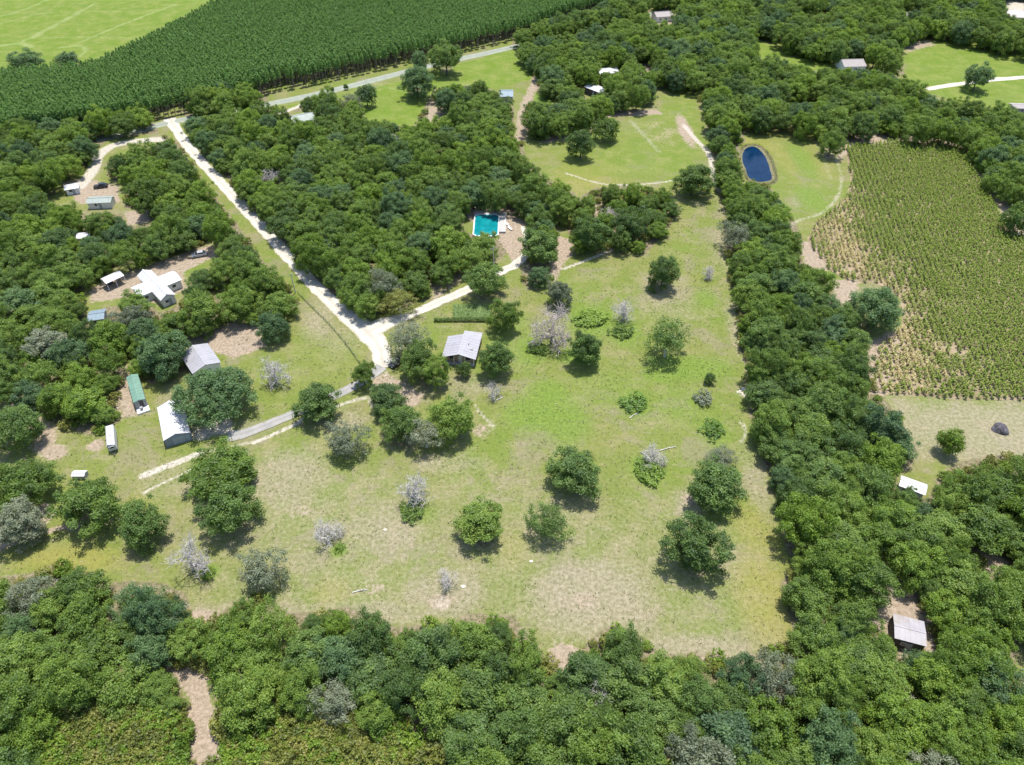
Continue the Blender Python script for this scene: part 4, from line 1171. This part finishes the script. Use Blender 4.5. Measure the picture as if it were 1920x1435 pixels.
def door(root, x, w, h, y=0.0, mat='door'):
    d = MB().box(x, x + w, y - .05, y + .02, .02, h).build('door', M[mat], root)
    MB().box(x + w - .2, x + w - .1, y - .10, y - .05, h * .45, h * .5).build('handle', M['dark'], d)
    return d

# white gabled barn
A, rz, W = site((313.8, 839.8), (361.5, 824.8), 0)
t = thing('barn', 'white-roofed gabled barn with slate blue front wall', 'barn', (*A, 0), rz)
D = float(np.hypot(*(G(290.4, 772.1, 2.5) - G(311.3, 830.6, 2.5))))
gable(t, W, D, 2.4, .95, .12, M['roof_white'], M['wall_slate'], 'y', ribs=.95)
dd_ = MB()
for i in range(7): dd_.box(W * .3, W * .3 + 2.6, -.045, -.005, .05 + i * .31, .05 + i * .31 + .29)
dd_.build('roll_door', M['door'], t)
door(t, W * .8, .9, 2.0)
# grey-roofed house
A, rz, W = site((831, 668), (890, 673), 2.6)
D = float(np.hypot(*(G(835.5, 632, 2.6) - A)))
t = thing('house', 'house with pale grey metal roof and shaded front porch, below the hedge', 'house', (*A, 0), rz)
gable(t, W, D, 2.6, 1.2, .3, M['roof_lilac'], M['wall_tan'], 'y', ribs=.9, walls=False)
MB().box(.4, W - .4, 1.1, D - .2, .02, 2.55).build('wall', M['wall_tan'], t)
m = MB().add([(.3, .8, 2.56), (W - .3, .8, 2.56), (W / 2, .8, 3.72), (.3, .95, 2.56), (W - .3, .95, 2.56), (W / 2, .95, 3.72)], [(0, 1, 2), (5, 4, 3), (1, 0, 3, 4), (2, 1, 4, 5), (0, 2, 5, 3)])
m.build('gable_wall', M['wall_tan'], t)
MB().box(.2, W - .2, -.1, 1.06, .02, .22).build('porch_deck', M['concrete'], t)
for x in (.35, W * .33, W * .67, W - .35):
    MB().box(x - .07, x + .07, .05, .19, .22, 2.6).build('porch_post', M['trim'], t)
door(t, W * .45, .95, 2.15, 1.1, 'trim')
window(t, W * .15, 1.1, .95, 1.3, 1.1); window(t, W * .68, 1.1, .95, 1.3, 1.1)
window(t, .4, 4.0, .95, 1.2, 1.0, 'side')
e = MB(); e.slab([(W * .45, D + .2, 2.92), (W + .35, D + .2, 2.62), (W + .35, D + 2.9, 2.5), (W * .45, D + 2.9, 2.8)], .06); e.build('rear_roof', M['roof_lilac'], t)
MB().box(W * .5, W + .1, D - .1, D + 2.6, .02, 2.45).build('rear_wall', M['wall_tan'], t)
v_ = MB().tube((W * .72, D * .58, 3.0), (W * .72, D * .58, 3.75), .12, .12, 8).build('vent_pipe', M['wall_grey'], t)
MB().box(W * .76, W * .88, D * .35, D * .45, 3.02, 3.26).build('skylight', M['wall_grey'], t)
# green-roofed trailer home
A, rz, W = site((250.5, 755), (271.5, 748), 2.5)
D = float(np.hypot(*(G(237, 708, 2.5) - A)))
t = thing('trailer_home', 'long narrow trailer home with green metal roof and white porch end', 'trailer home', (*A, 0), rz)
gable(t, W, D, 2.45, .35, .08, M['roof_green'], M['wall_grey'], 'y', ribs=1.1, z0=.35)
MB().box(.15, W - .15, .1, D - .1, .02, .36).build('skirting', M['dark'], t)
MB().box(-.1, W + .1, -1.9, -.08, .02, .45).build('porch_deck', M['trim'], t)
MB().box(W * .3, W * .55, -1.3, -.7, .45, 1.3).build('porch_chest', M['wall_grey'], t)
door(t, W * .4, .85, 2.3, 0, 'wall_dark')
window(t, 0, 2.0, 1.2, 1.0, .8, 'side'); window(t, 0, 5.0, 1.2, 1.0, .8, 'side')
# camper
A, rz, W = site((200, 839), (215.5, 834.5), 2.3)
D = float(np.hypot(*(G(192, 801, 2.5) - A)))
t = thing('camper', 'white travel camper parked on the grass left of the barn', 'camper', (*A, 0), rz)
pr = [(0, .6), (0, 2.35), (.25, 2.62), (W - .25, 2.62), (W, 2.35), (W, .6)]
nn = len(pr)
m = MB().add([(a, .25 if b < 1 else (0 if b < 2.5 else .35), b) for a, b in pr] + [(a, D if b < 2.5 else D - .25, b) for a, b in pr], [tuple(range(nn))[::-1], tuple(range(nn, 2 * nn))] + [(i, (i + 1) % nn, nn + (i + 1) % nn, nn + i) for i in range(nn)])
m.build('body', M['roof_white'], t)
window(t, W * .18, .0, 1.5, W * .64, .65)
window(t, 0, D * .25, 1.4, .9, .6, 'side'); window(t, 0, D * .65, 1.4, .9, .6, 'side')
MB().box(W * .3, W * .7, D * .45, D * .45 + .8, 2.6, 2.85).build('air_conditioner', M['trim'], t)
for x in (.05, W - .3):
    for k in (0, .8):
        q = MB().tube((x, D * .52 + k, .34), (x + .24, D * .52 + k, .34), .34, .34, 14).build('wheel', M['dark'], t)
MB().tube((W * .25, .3, .55), (W * .5, -1.2, .5), .05, .05, 5).tube((W * .75, .3, .55), (W * .5, -1.2, .5), .05, .05, 5).tube((W * .5, -1.1, .02), (W * .5, -1.1, .6), .06, .06, 6).build('tow_hitch', M['wall_dark'], t)

def simple(name, fl, fr, z, D, h, rise, roofm, wallm, label, cat, ridge='x', over=.3, ribs=.9, win=2, dr=True):
    A, rz, W = site(fl, fr, z)
    t = thing(name, label, cat, (*A, 0), rz)
    gable(t, W, D, h, rise, over, M[roofm], M[wallm], ridge, ribs=ribs)
    for i in range(win): window(t, W * (i + .6) / (win + .8) - .4, 0, 1.0, .95, .95)
    if dr: door(t, W * .46, .9, 2.05)
    return t, W
simple('house', (362, 699), (411, 679), 2.7, 8.6, 2.7, 1.0, 'roof_lilac', 'wall_white', 'white-roofed house half hidden behind the big oak of the barn', 'house', 'y')
t, W = simple('house', (302, 562), (326, 552), 2.7, 15.5, 2.7, 1.0, 'roof_white', 'wall_white', 'white-roofed cross-shaped house in a clearing of the left wood', 'house', 'y', win=1)
gable(t, 11.5, 5.4, 2.7, .92, .3, M['roof_white'], M['wall_white'], 'x', x0=-3.6, y0=5.6, ribs=.9)
window(t, -2.6, 5.6, 1.0, 1.1, 1.0); window(t, 5.2, 5.6, 1.0, 1.1, 1.0)
A, rz, W = site((199, 532), (232, 517), 2.5)
t = thing('carport', 'small white open-sided carport left of the cross-shaped house', 'carport', (*A, 0), rz)
gable(t, W, 3.4, 2.5, .55, .1, M['roof_white'], M['wall_white'], 'x', walls=False, ribs=.8)
for x in (.1, W / 2, W - .1):
    for y in (.1, 3.3): MB().box(x - .06, x + .06, y - .06, y + .06, .02, 2.5).build('post', M['trim'], t)
MB().box(W * .1, W * .5, 2.6, 3.2, .02, 1.3).build('storage_crate', M['wall_dark'], t)
simple('shed', (166, 601), (193, 597), 2.3, 4.0, 2.3, .5, 'roof_blue', 'wall_grey', 'blue-grey shed roof peeping out of the left wood below the carport', 'shed', 'x', win=1)
simple('shed', (144, 447), (166, 445), 2.2, 3.0, 2.2, .5, 'roof_white', 'wall_white', 'small white shed roof deep in the left wood', 'shed', 'x', win=1)
simple('house', (552, 232), (592, 224), 2.7, 8.0, 2.7, 1.3, 'roof_sage', 'wall_white', 'pale sage-roofed house among trees near the county road', 'house', 'x')
t, W = simple('shed', (1679, 1196), (1736, 1211), 2.7, 4.6, 2.7, .25, 'roof_old', 'wall_dark', 'old galvanised-roofed shed with dark walls, lower right wood', 'shed', 'x', over=.15, ribs=.75, win=1)
simple('shed', (1688, 911), (1732, 927), 2.4, 2.6, 2.6, .4, 'roof_white', 'wall_white', 'white-roofed shed at the foot of the mown lot', 'shed', 'x')
simple('house', (937, 181), (961, 181), 2.6, 7.0, 2.6, .9, 'roof_blue', 'wall_grey', 'blue-grey roofed cottage beside the far sandy drive', 'house', 'x')
simple('house', (1126, 139), (1160, 136), 2.6, 7.0, 2.6, .8, 'roof_white', 'wall_white', 'bright white-roofed house in the far wood', 'house', 'x')
simple('barn', (1097, 163), (1128, 175), 2.8, 5.0, 2.8, .5, 'roof_white', 'wall_dark', 'long white-roofed barn with dark side in the far wood', 'barn', 'x', win=0)
simple('house', (1584, 125), (1624, 124), 2.8, 9.0, 2.8, 1.5, 'roof_brown', 'wall_white', 'grey-shingled white house at the edge of the far right wood', 'house', 'x', ribs=0)
simple('house', (1232, 32), (1263, 30), 2.8, 8.0, 2.8, 1.2, 'roof_brown', 'wall_white', 'grey-roofed house at the very top, above the far wood', 'house', 'x', ribs=0)
simple('house', (1890, 32), (1950, 34), 3.0, 12.0, 3.0, 1.2, 'roof_pink', 'wall_white', 'rosy white roofed building in the top right corner', 'building', 'x', ribs=0)
simple('house', (1690, 33), (1711, 31), 2.6, 6.0, 2.6, 1.2, 'roof_brown', 'wall_grey', 'small dark-roofed cabin inside the top right wood', 'cabin', 'x', ribs=0, win=1)
simple('shed', (1903, 203), (1950, 204), 2.4, 5.0, 2.4, .4, 'roof_brown', 'wall_grey', 'low grey shed at the right edge of the far right field', 'shed', 'x', ribs=0, win=1)
simple('shed', (134, 893), (157, 893), 1.1, 1.5, 1.1, .25, 'roof_white', 'wall_grey', 'tiny white-roofed pump shed above the left oaks', 'shed', 'x', over=.12, win=0, dr=False)

simple('shed', (163, 381), (206, 379), 2.3, 4.0, 2.3, .6, 'roof_sage', 'wall_white', 'pale grey shed at the foot of the upper left sandy yard', 'shed', 'x', win=1)
simple('shed', (122, 356), (146, 352), 2.2, 3.5, 2.2, .5, 'roof_white', 'wall_white', 'small white shed on the left of the upper left sandy yard', 'shed', 'x', win=1)

def car(u, v, rz, paint, label):
    x, y = G(u, v)
    t = thing('parked_car', label, 'car', (x, y, 0), rz)
    L_, W_ = 4.5, 1.8
    body = [(0, .35), (.05, .75), (.9, .95), (1.5, 1.02), (4.3, .98), (4.5, .7), (4.48, .35)]
    n = len(body)
    m = MB().add([(a, 0, b) for a, b in body] + [(a, W_, b) for a, b in body], [tuple(range(n)), tuple(range(n, 2 * n))[::-1]] + [(i, n + i, n + (i + 1) % n, (i + 1) % n) for i in range(n)])
    m.build('body', M[paint], t)
    cab = [(1.25, 1.0), (1.85, 1.48), (3.4, 1.5), (4.15, 1.0)]
    m = MB().add([(a, .12 + (.1 if b > 1.2 else 0), b) for a, b in cab] + [(a, W_ - .12 - (.1 if b > 1.2 else 0), b) for a, b in cab], [(0, 1, 2, 3), (7, 6, 5, 4), (0, 4, 5, 1), (2, 6, 7, 3)])
    m.build('windows', M['glass'], t)
    MB().box(1.8, 3.45, .2, W_ - .2, 1.49, 1.53).build('roof', M[paint], t)
    for wx in (.85, 3.6):
        for wy in (-.02, W_ - .2):
            w = MB().tube((wx, wy, .33), (wx, wy + .22, .33), .33, .33, 14).build('wheel', M['dark'], t)
            MB().tube((wx, wy - .01, .33), (wx, wy + .23, .33), .17, .17, 10).build('rim', M['wall_grey'], w)
    for wy in (.2, W_ - .5): MB().box(-.01, .06, wy, wy + .3, .58, .7).build('headlight', M['trim'], t)
M['paint_dark'] = plain('dark_car_paint', (.03, .032, .04), .25, .05, 1.0)
M['paint_silver'] = plain('silver_car_paint', (.35, .36, .38), .3, .05, 1.0)
car(176, 356, .3, 'paint_dark', 'dark car parked on the upper left sandy yard')
car(737, 694, .9, 'paint_dark', 'dark car parked under the trees left of the house')
car(360, 486, .35, 'paint_silver', 'silver car parked on the sand above the cross-shaped house')

# ------------------------------------------------------------------ swimming pool
A, rz, W = site((886, 446), (935, 447), 0)
D = float(np.hypot(*(G(876, 405) - A)))
t = thing('swimming_pool', 'turquoise swimming pool with white deck in the central wood', 'swimming pool', (*A, 0), rz + .03)
ch = 1.1
def octo(e, d=ch): return [(d - e * .4, -e), (W - d + e * .4, -e), (W + e, d - e * .4), (W + e, D - d + e * .4), (W - d + e * .4, D + e), (d - e * .4, D + e), (-e, D - d + e * .4), (-e, d - e * .4)]
def ring(o, i, z0, z1):
    m = MB(); n = len(o)
    m.add([(x, y, z1) for x, y in o] + [(x, y, z1) for x, y in i] + [(x, y, z0) for x, y in o] + [(x, y, z0) for x, y in i],
          [(k, (k + 1) % n, n + (k + 1) % n, n + k) for k in range(n)] + [(2 * n + k, 2 * n + (k + 1) % n, (k + 1) % n, k) for k in range(n)] + [(n + k, n + (k + 1) % n, 3 * n + (k + 1) % n, 3 * n + k) for k in range(n)])
    return m
ring(octo(.0), octo(-.35), .02, .62).build('coping', M['trim'], t)
s = NT('pool_water'); M['pool'] = s.principled(s.mix(s.ramp(s.noise(.5, 3), .35, .65), (.004, .165, .185), (.008, .215, .235)), .08, s.bump(s.noise(3, 3), .1, .05), Specular_IOR_Level=.4)
m = MB(); o_ = octo(-.34); m.add([(x, y, .50) for x, y in o_], [tuple(range(8))]); m.build('water', M['pool'], t)
MB().box(W + .02, W + 2.2, D * .2, D + 1.2, .02, .58).box(-.3, W + .01, D + .02, D + 1.9, .02, .57).build('deck', M['concrete'], t)
for x in (W + .3, W + .75): MB().tube((x, D * .3, .5), (x, D * .3, 1.3), .03, .03, 6).tube((x, D * .3, 1.3), (x - .5, D * .3 - .5, 1.2), .03, .03, 6).build('ladder_rail', M['trim'], t)
for i, (u, v) in enumerate(((951, 424), (958, 433))):
    x, y = G(u, v)
    c = thing('deck_chair', ('left' if i == 0 else 'right') + ' one of two white loungers beside the swimming pool', 'deck chair', (x, y, 0), .6)
    MB().box(0, .7, 0, 1.4, .3, .4).build('seat', M['trim'], c)
    MB().slab([(0, 1.4, .4), (.7, 1.4, .4), (.7, 1.95, .85), (0, 1.95, .85)], .08).build('backrest', M['trim'], c)
    for (a, b) in ((.05, .1), (.65, .1), (.05, 1.3), (.65, 1.3)): MB().box(a - .03, a + .03, b - .03, b + .03, .01, .3).build('leg', M['trim'], c)

# ------------------------------------------------------------------ garden, hedge, fence
def foliage_box(name, pts, w, h, leaf, dens, mat, seed):
    """clipped or sown row: leaf cards through a long box along pts"""
    r = np.random.default_rng(seed)
    L = spline(np.array(pts), .5)
    seg = np.linalg.norm(np.diff(L, axis=0), axis=1)
    n = int(seg.sum() * dens)
    k = r.integers(0, len(L) - 1, n)
    f = r.uniform(0, 1, (n, 1))
    d = unit(L[k + 1] - L[k])
    nr = np.stack([-d[:, 1], d[:, 0]], 1)
    a = r.uniform(-1, 1, n)
    b = r.uniform(0, 1, n) ** .6
    q = L[k] + (L[k + 1] - L[k]) * f + nr * (a * w / 2)[:, None]
    C = np.c_[q, .05 + b * h * (1 - .25 * a ** 2)]
    Nn = unit(np.c_[nr * a[:, None], b[:, None] * 1.2] + r.normal(0, .4, (n, 3)))
    V, qd = cards(C, Nn, leaf, .7, r)
    return mesh_np(name, V, quads=qd, attrs=dict(tint=np.repeat(r.uniform(0, 1, n), 4)))
M['leaf_lettuce'] = leaf_material('garden_leaves', (.20, .30, .09), (.30, .42, .15), (.42, .52, .24))
rd = obj('reeds', foliage_box('reeds', [G(*q) for q in [(1390, 284), (1393, 276), (1406, 272), (1422, 274), (1434, 282), (1444, 296), (1451, 314), (1455, 336), (1444, 345), (1422, 345), (1402, 337), (1394, 320)]], 1.1, .8, .26, 26, 0, 91), M['leaf_scrub'])
rd['kind'] = 'stuff'
h0, h1 = G(814, 603), G(926, 603)
tag(obj('hedge', foliage_box('hedge', [h0, h1], .9, 1.3, .22, 190, 0, 5), M['leaf_dark']), 'long low dark hedge along the front of the garden plot', 'hedge')
t = thing('vegetable_garden', 'pale green garden plot of planted rows behind the hedge', 'garden', (0, 0, 0))
for i in range(8):
    u = 853 + i * 9.0
    obj('crop_row', foliage_box('crop_row', [G(u, 597), G(u + 1.5, 572)], 1.3, .5, .30, 110, 0, 50 + i), M['leaf_lettuce'], t)
L = spline(poly([(559, 551), (588, 580), (618, 610), (648, 645), (675, 683)]), 2.6)
t = thing('wire_fence', 'dark weedy wire fence line crossing the lawn beside the gravel road', 'fence', (0, 0, 0))
for p in L: MB().tube((p[0], p[1], -.1), (p[0], p[1], 1.25), .06, .05, 6).build('post', M['post'], t)
for z in (.4, .75, 1.1):
    m = MB()
    for i in range(len(L) - 1): m.tube((*L[i], z), (*L[i + 1], z), .012, .012, 3)
    m.build('wire', M['wall_grey'], t)
wk = obj('fence_weeds', foliage_box('fence_weeds', list(L), .35, .55, .16, 26, 0, 77), M['leaf_dark'], t)
wk['kind'] = 'stuff'
def pole(u, v, h, label, arm=True):
    x, y = G(u, v)
    t = thing('utility_pole', label, 'utility pole', (x, y, 0), .5)
    MB().tube((0, 0, -.1), (0, 0, h), .15, .10, 8).build('shaft', M['bark_pale'], t)
    if arm:
        c = MB().box(-1.0, 1.0, -.06, .06, h - .7, h - .56).build('crossarm', M['post'], t)
        for k in (-.85, 0, .85): MB().tube((k, 0, h - .56), (k, 0, h - .36), .05, .03, 6).build('insulator', M['trim'], c)
pole(926, 504, 7.5, 'pale utility pole beside the gravel driveway near the pool')
pole(554, 549, 6.5, 'pale utility pole at the upper end of the wire fence')

# ------------------------------------------------------------------ small things on the pasture
def lump(name, x, y, rx, ry, h, mat, label, cat, seed, rough=.16):
    bm = bmesh.new()
    bmesh.ops.create_icosphere(bm, subdivisions=3, radius=1)
    r = np.random.default_rng(seed)
    k = r.normal(0, 1, (9, 3)) * 2.2; ph = r.uniform(0, 6, 9)
    for v in bm.verts:
        c = np.array(v.co)
        f = 1 + rough * np.sin(k @ c + ph).sum() / 3
        v.co = Vector((c[0] * f * rx, c[1] * f * ry, max(-.1, c[2] * f) * h))
    me = bpy.data.meshes.new(name); bm.to_mesh(me); bm.free()
    return tag(obj(name, me, mat, loc=(x, y, 0)), label, cat)
M['char'] = plain('charred_brush', (.060, .055, .065), .95, .5, 2.5, (.2, .19, .2), .6, .8)
M['stone'] = plain('pale_stone', (.62, .57, .46), .9, .15, 2.0, bump=.5)
x, y = G(1875, 806)
lump('burn_pile', x, y, 1.75, 1.5, 1.2, M['char'], 'dark round burn pile on the mown lot below the corn', 'burn pile', 5, .2)
for i, (u, v, r_, lab) in enumerate(((722, 994, .42, 'pale stone in the left middle of the pasture'), (996, 1053, .42, 'pale stone below the thin open-crowned dark tree'), (868, 1100, .5, 'flat pale stone beside the low broken dead tree'))):
    x, y = G(u, v); lump('stone', x, y, r_, r_ * .7, r_ * .6, M['stone'], lab, 'stone', 20 + i)
for i, (u, v, lab) in enumerate(((1388, 735, 'left chunk of pale rubble at the edge of the tree belt'), (1397, 741, 'right chunk of pale rubble at the edge of the tree belt'), (1393, 730, 'upper chunk of pale rubble at the edge of the tree belt'))):
    x, y = G(u, v); lump('rubble', x, y, .7, .5, .4, M['stone'], lab, 'rubble', 30 + i, .3)
def log(u0, v0, u1, v1, r_, label):
    a, b = G(u0, v0), G(u1, v1)
    t = thing('fallen_log', label, 'log', (*a, 0))
    d = b - a
    m = MB().tube((0, 0, r_), (d[0] * .5, d[1] * .5 + .1, r_ * 1.2), r_, r_ * .8, 7).tube((d[0] * .5, d[1] * .5 + .1, r_ * 1.2), (d[0], d[1], r_), r_ * .8, r_ * .4, 7)
    m.build('stem', M['bark_pale'], t)
    q = MB()
    for k in range(5):
        f = .3 + .14 * k
        q.tube((d[0] * f, d[1] * f, r_), (d[0] * f + random.uniform(-.9, .9), d[1] * f + random.uniform(-.9, .9), r_ + random.uniform(.1, .6)), r_ * .35, r_ * .1, 5)
    q.build('branch_stubs', M['bark_pale'], t)
log(1236, 846, 1268, 838, .13, 'pale fallen limb pointing right from the low white dead tree')
log(1222, 862, 1200, 848, .16, 'pale fallen limb on the left of the low white dead tree')
log(1180, 785, 1196, 775, .12, 'pale fallen limb below the light green shrub clump')
log(930, 752, 946, 744, .12, 'thin pale limb lying right of the narrow pale dead tree')
log(660, 1112, 690, 1106, .12, 'pale limb lying on dry ground above the bottom wood')

# grass tufts and weeds over the open land
TU = poly([(0, 870), (280, 740), (540, 580), (700, 640), (860, 560), (1060, 480), (1240, 430), (1330, 330), (1370, 400), (1420, 760), (1500, 1040), (1510, 1210), (1060, 1270), (980, 1190), (480, 1140), (180, 1100), (0, 1090)])
C = rng.uniform(TU.min(0), TU.max(0), (90000, 2))
fn = field_noise(C, .3) + .7 * field_noise(C + 31, .9)
ok = (sdf_poly(C, TU) > 0) & (rng.uniform(-1.3, 1.6, len(C)) < fn)
for L, hw in ((MAIN_ROAD, 3.0), (SIDE_ROAD, 2.2), (ASPHALT, 2.0)): ok &= dist_line(C, poly(L)) > hw
C = C[ok][:9000]
n = len(C)
C3 = np.repeat(np.c_[C, np.zeros(n)], 4, 0)
C3 = C3 + np.c_[rng.normal(0, .16, (4 * n, 2)), rng.uniform(.02, .12, 4 * n)]
Nn = unit(rng.normal(0, 1, (4 * n, 3)) * (1, 1, .4) + np.array((0, 0, .45)))
V, q = cards(C3, Nn, .24, .6, rng)
tt = np.repeat(np.clip(.5 + .4 * field_noise(C, .21) + rng.normal(0, .2, n), 0, 1), 4)
s = NT('grass_blades')
gc = s.mix(s.ramp(s.attr('tint'), .2, .8), (.165, .215, .055), (.38, .35, .21))
M['tuft'] = s.principled(gc, .9, Specular_IOR_Level=.1)
gt = obj('grass_tufts', mesh_np('grass_tufts', V, quads=q, attrs=dict(tint=np.repeat(tt, 4))), M['tuft'])
gt['kind'] = 'stuff'
print('tufts', n)


# bare snags among the crowns of the woods
for (u, v, w, h, lab) in ((60, 1190, 46, 44, 'bare grey snag in the bottom wood, near the left edge'), (105, 1262, 50, 40, 'bare grey snag left of the bottom sandy clearing'), (330, 1150, 44, 40, 'bare grey snag at the notch of the bottom wood'), (1395, 1290, 50, 50, 'bare grey snag in the bottom wood below the pasture corner'), (1420, 1372, 56, 46, 'bare grey snag lowest in the bottom wood, right of middle'), (1490, 590, 40, 40, 'bare grey snag in the upper part of the tree belt'), (1462, 690, 44, 40, 'bare grey snag on the pasture side of the tree belt middle'), (1425, 800, 40, 44, 'bare grey snag at the pasture rim of the tree belt'), (1625, 818, 44, 36, 'bare grey snag on the outer side of the tree belt'), (508, 332, 44, 34, 'pale bare tree inside the central wood near the gravel road'), (735, 262, 60, 30, 'pale bare tree at the lower rim of the roadside lawn'), (1690, 1310, 44, 40, 'bare grey snag below the old galvanised shed')):
    surveyed_tree('dead_tree', 'dead', u, v, w, h, lab, bark='bark_pale', cat='dead tree')
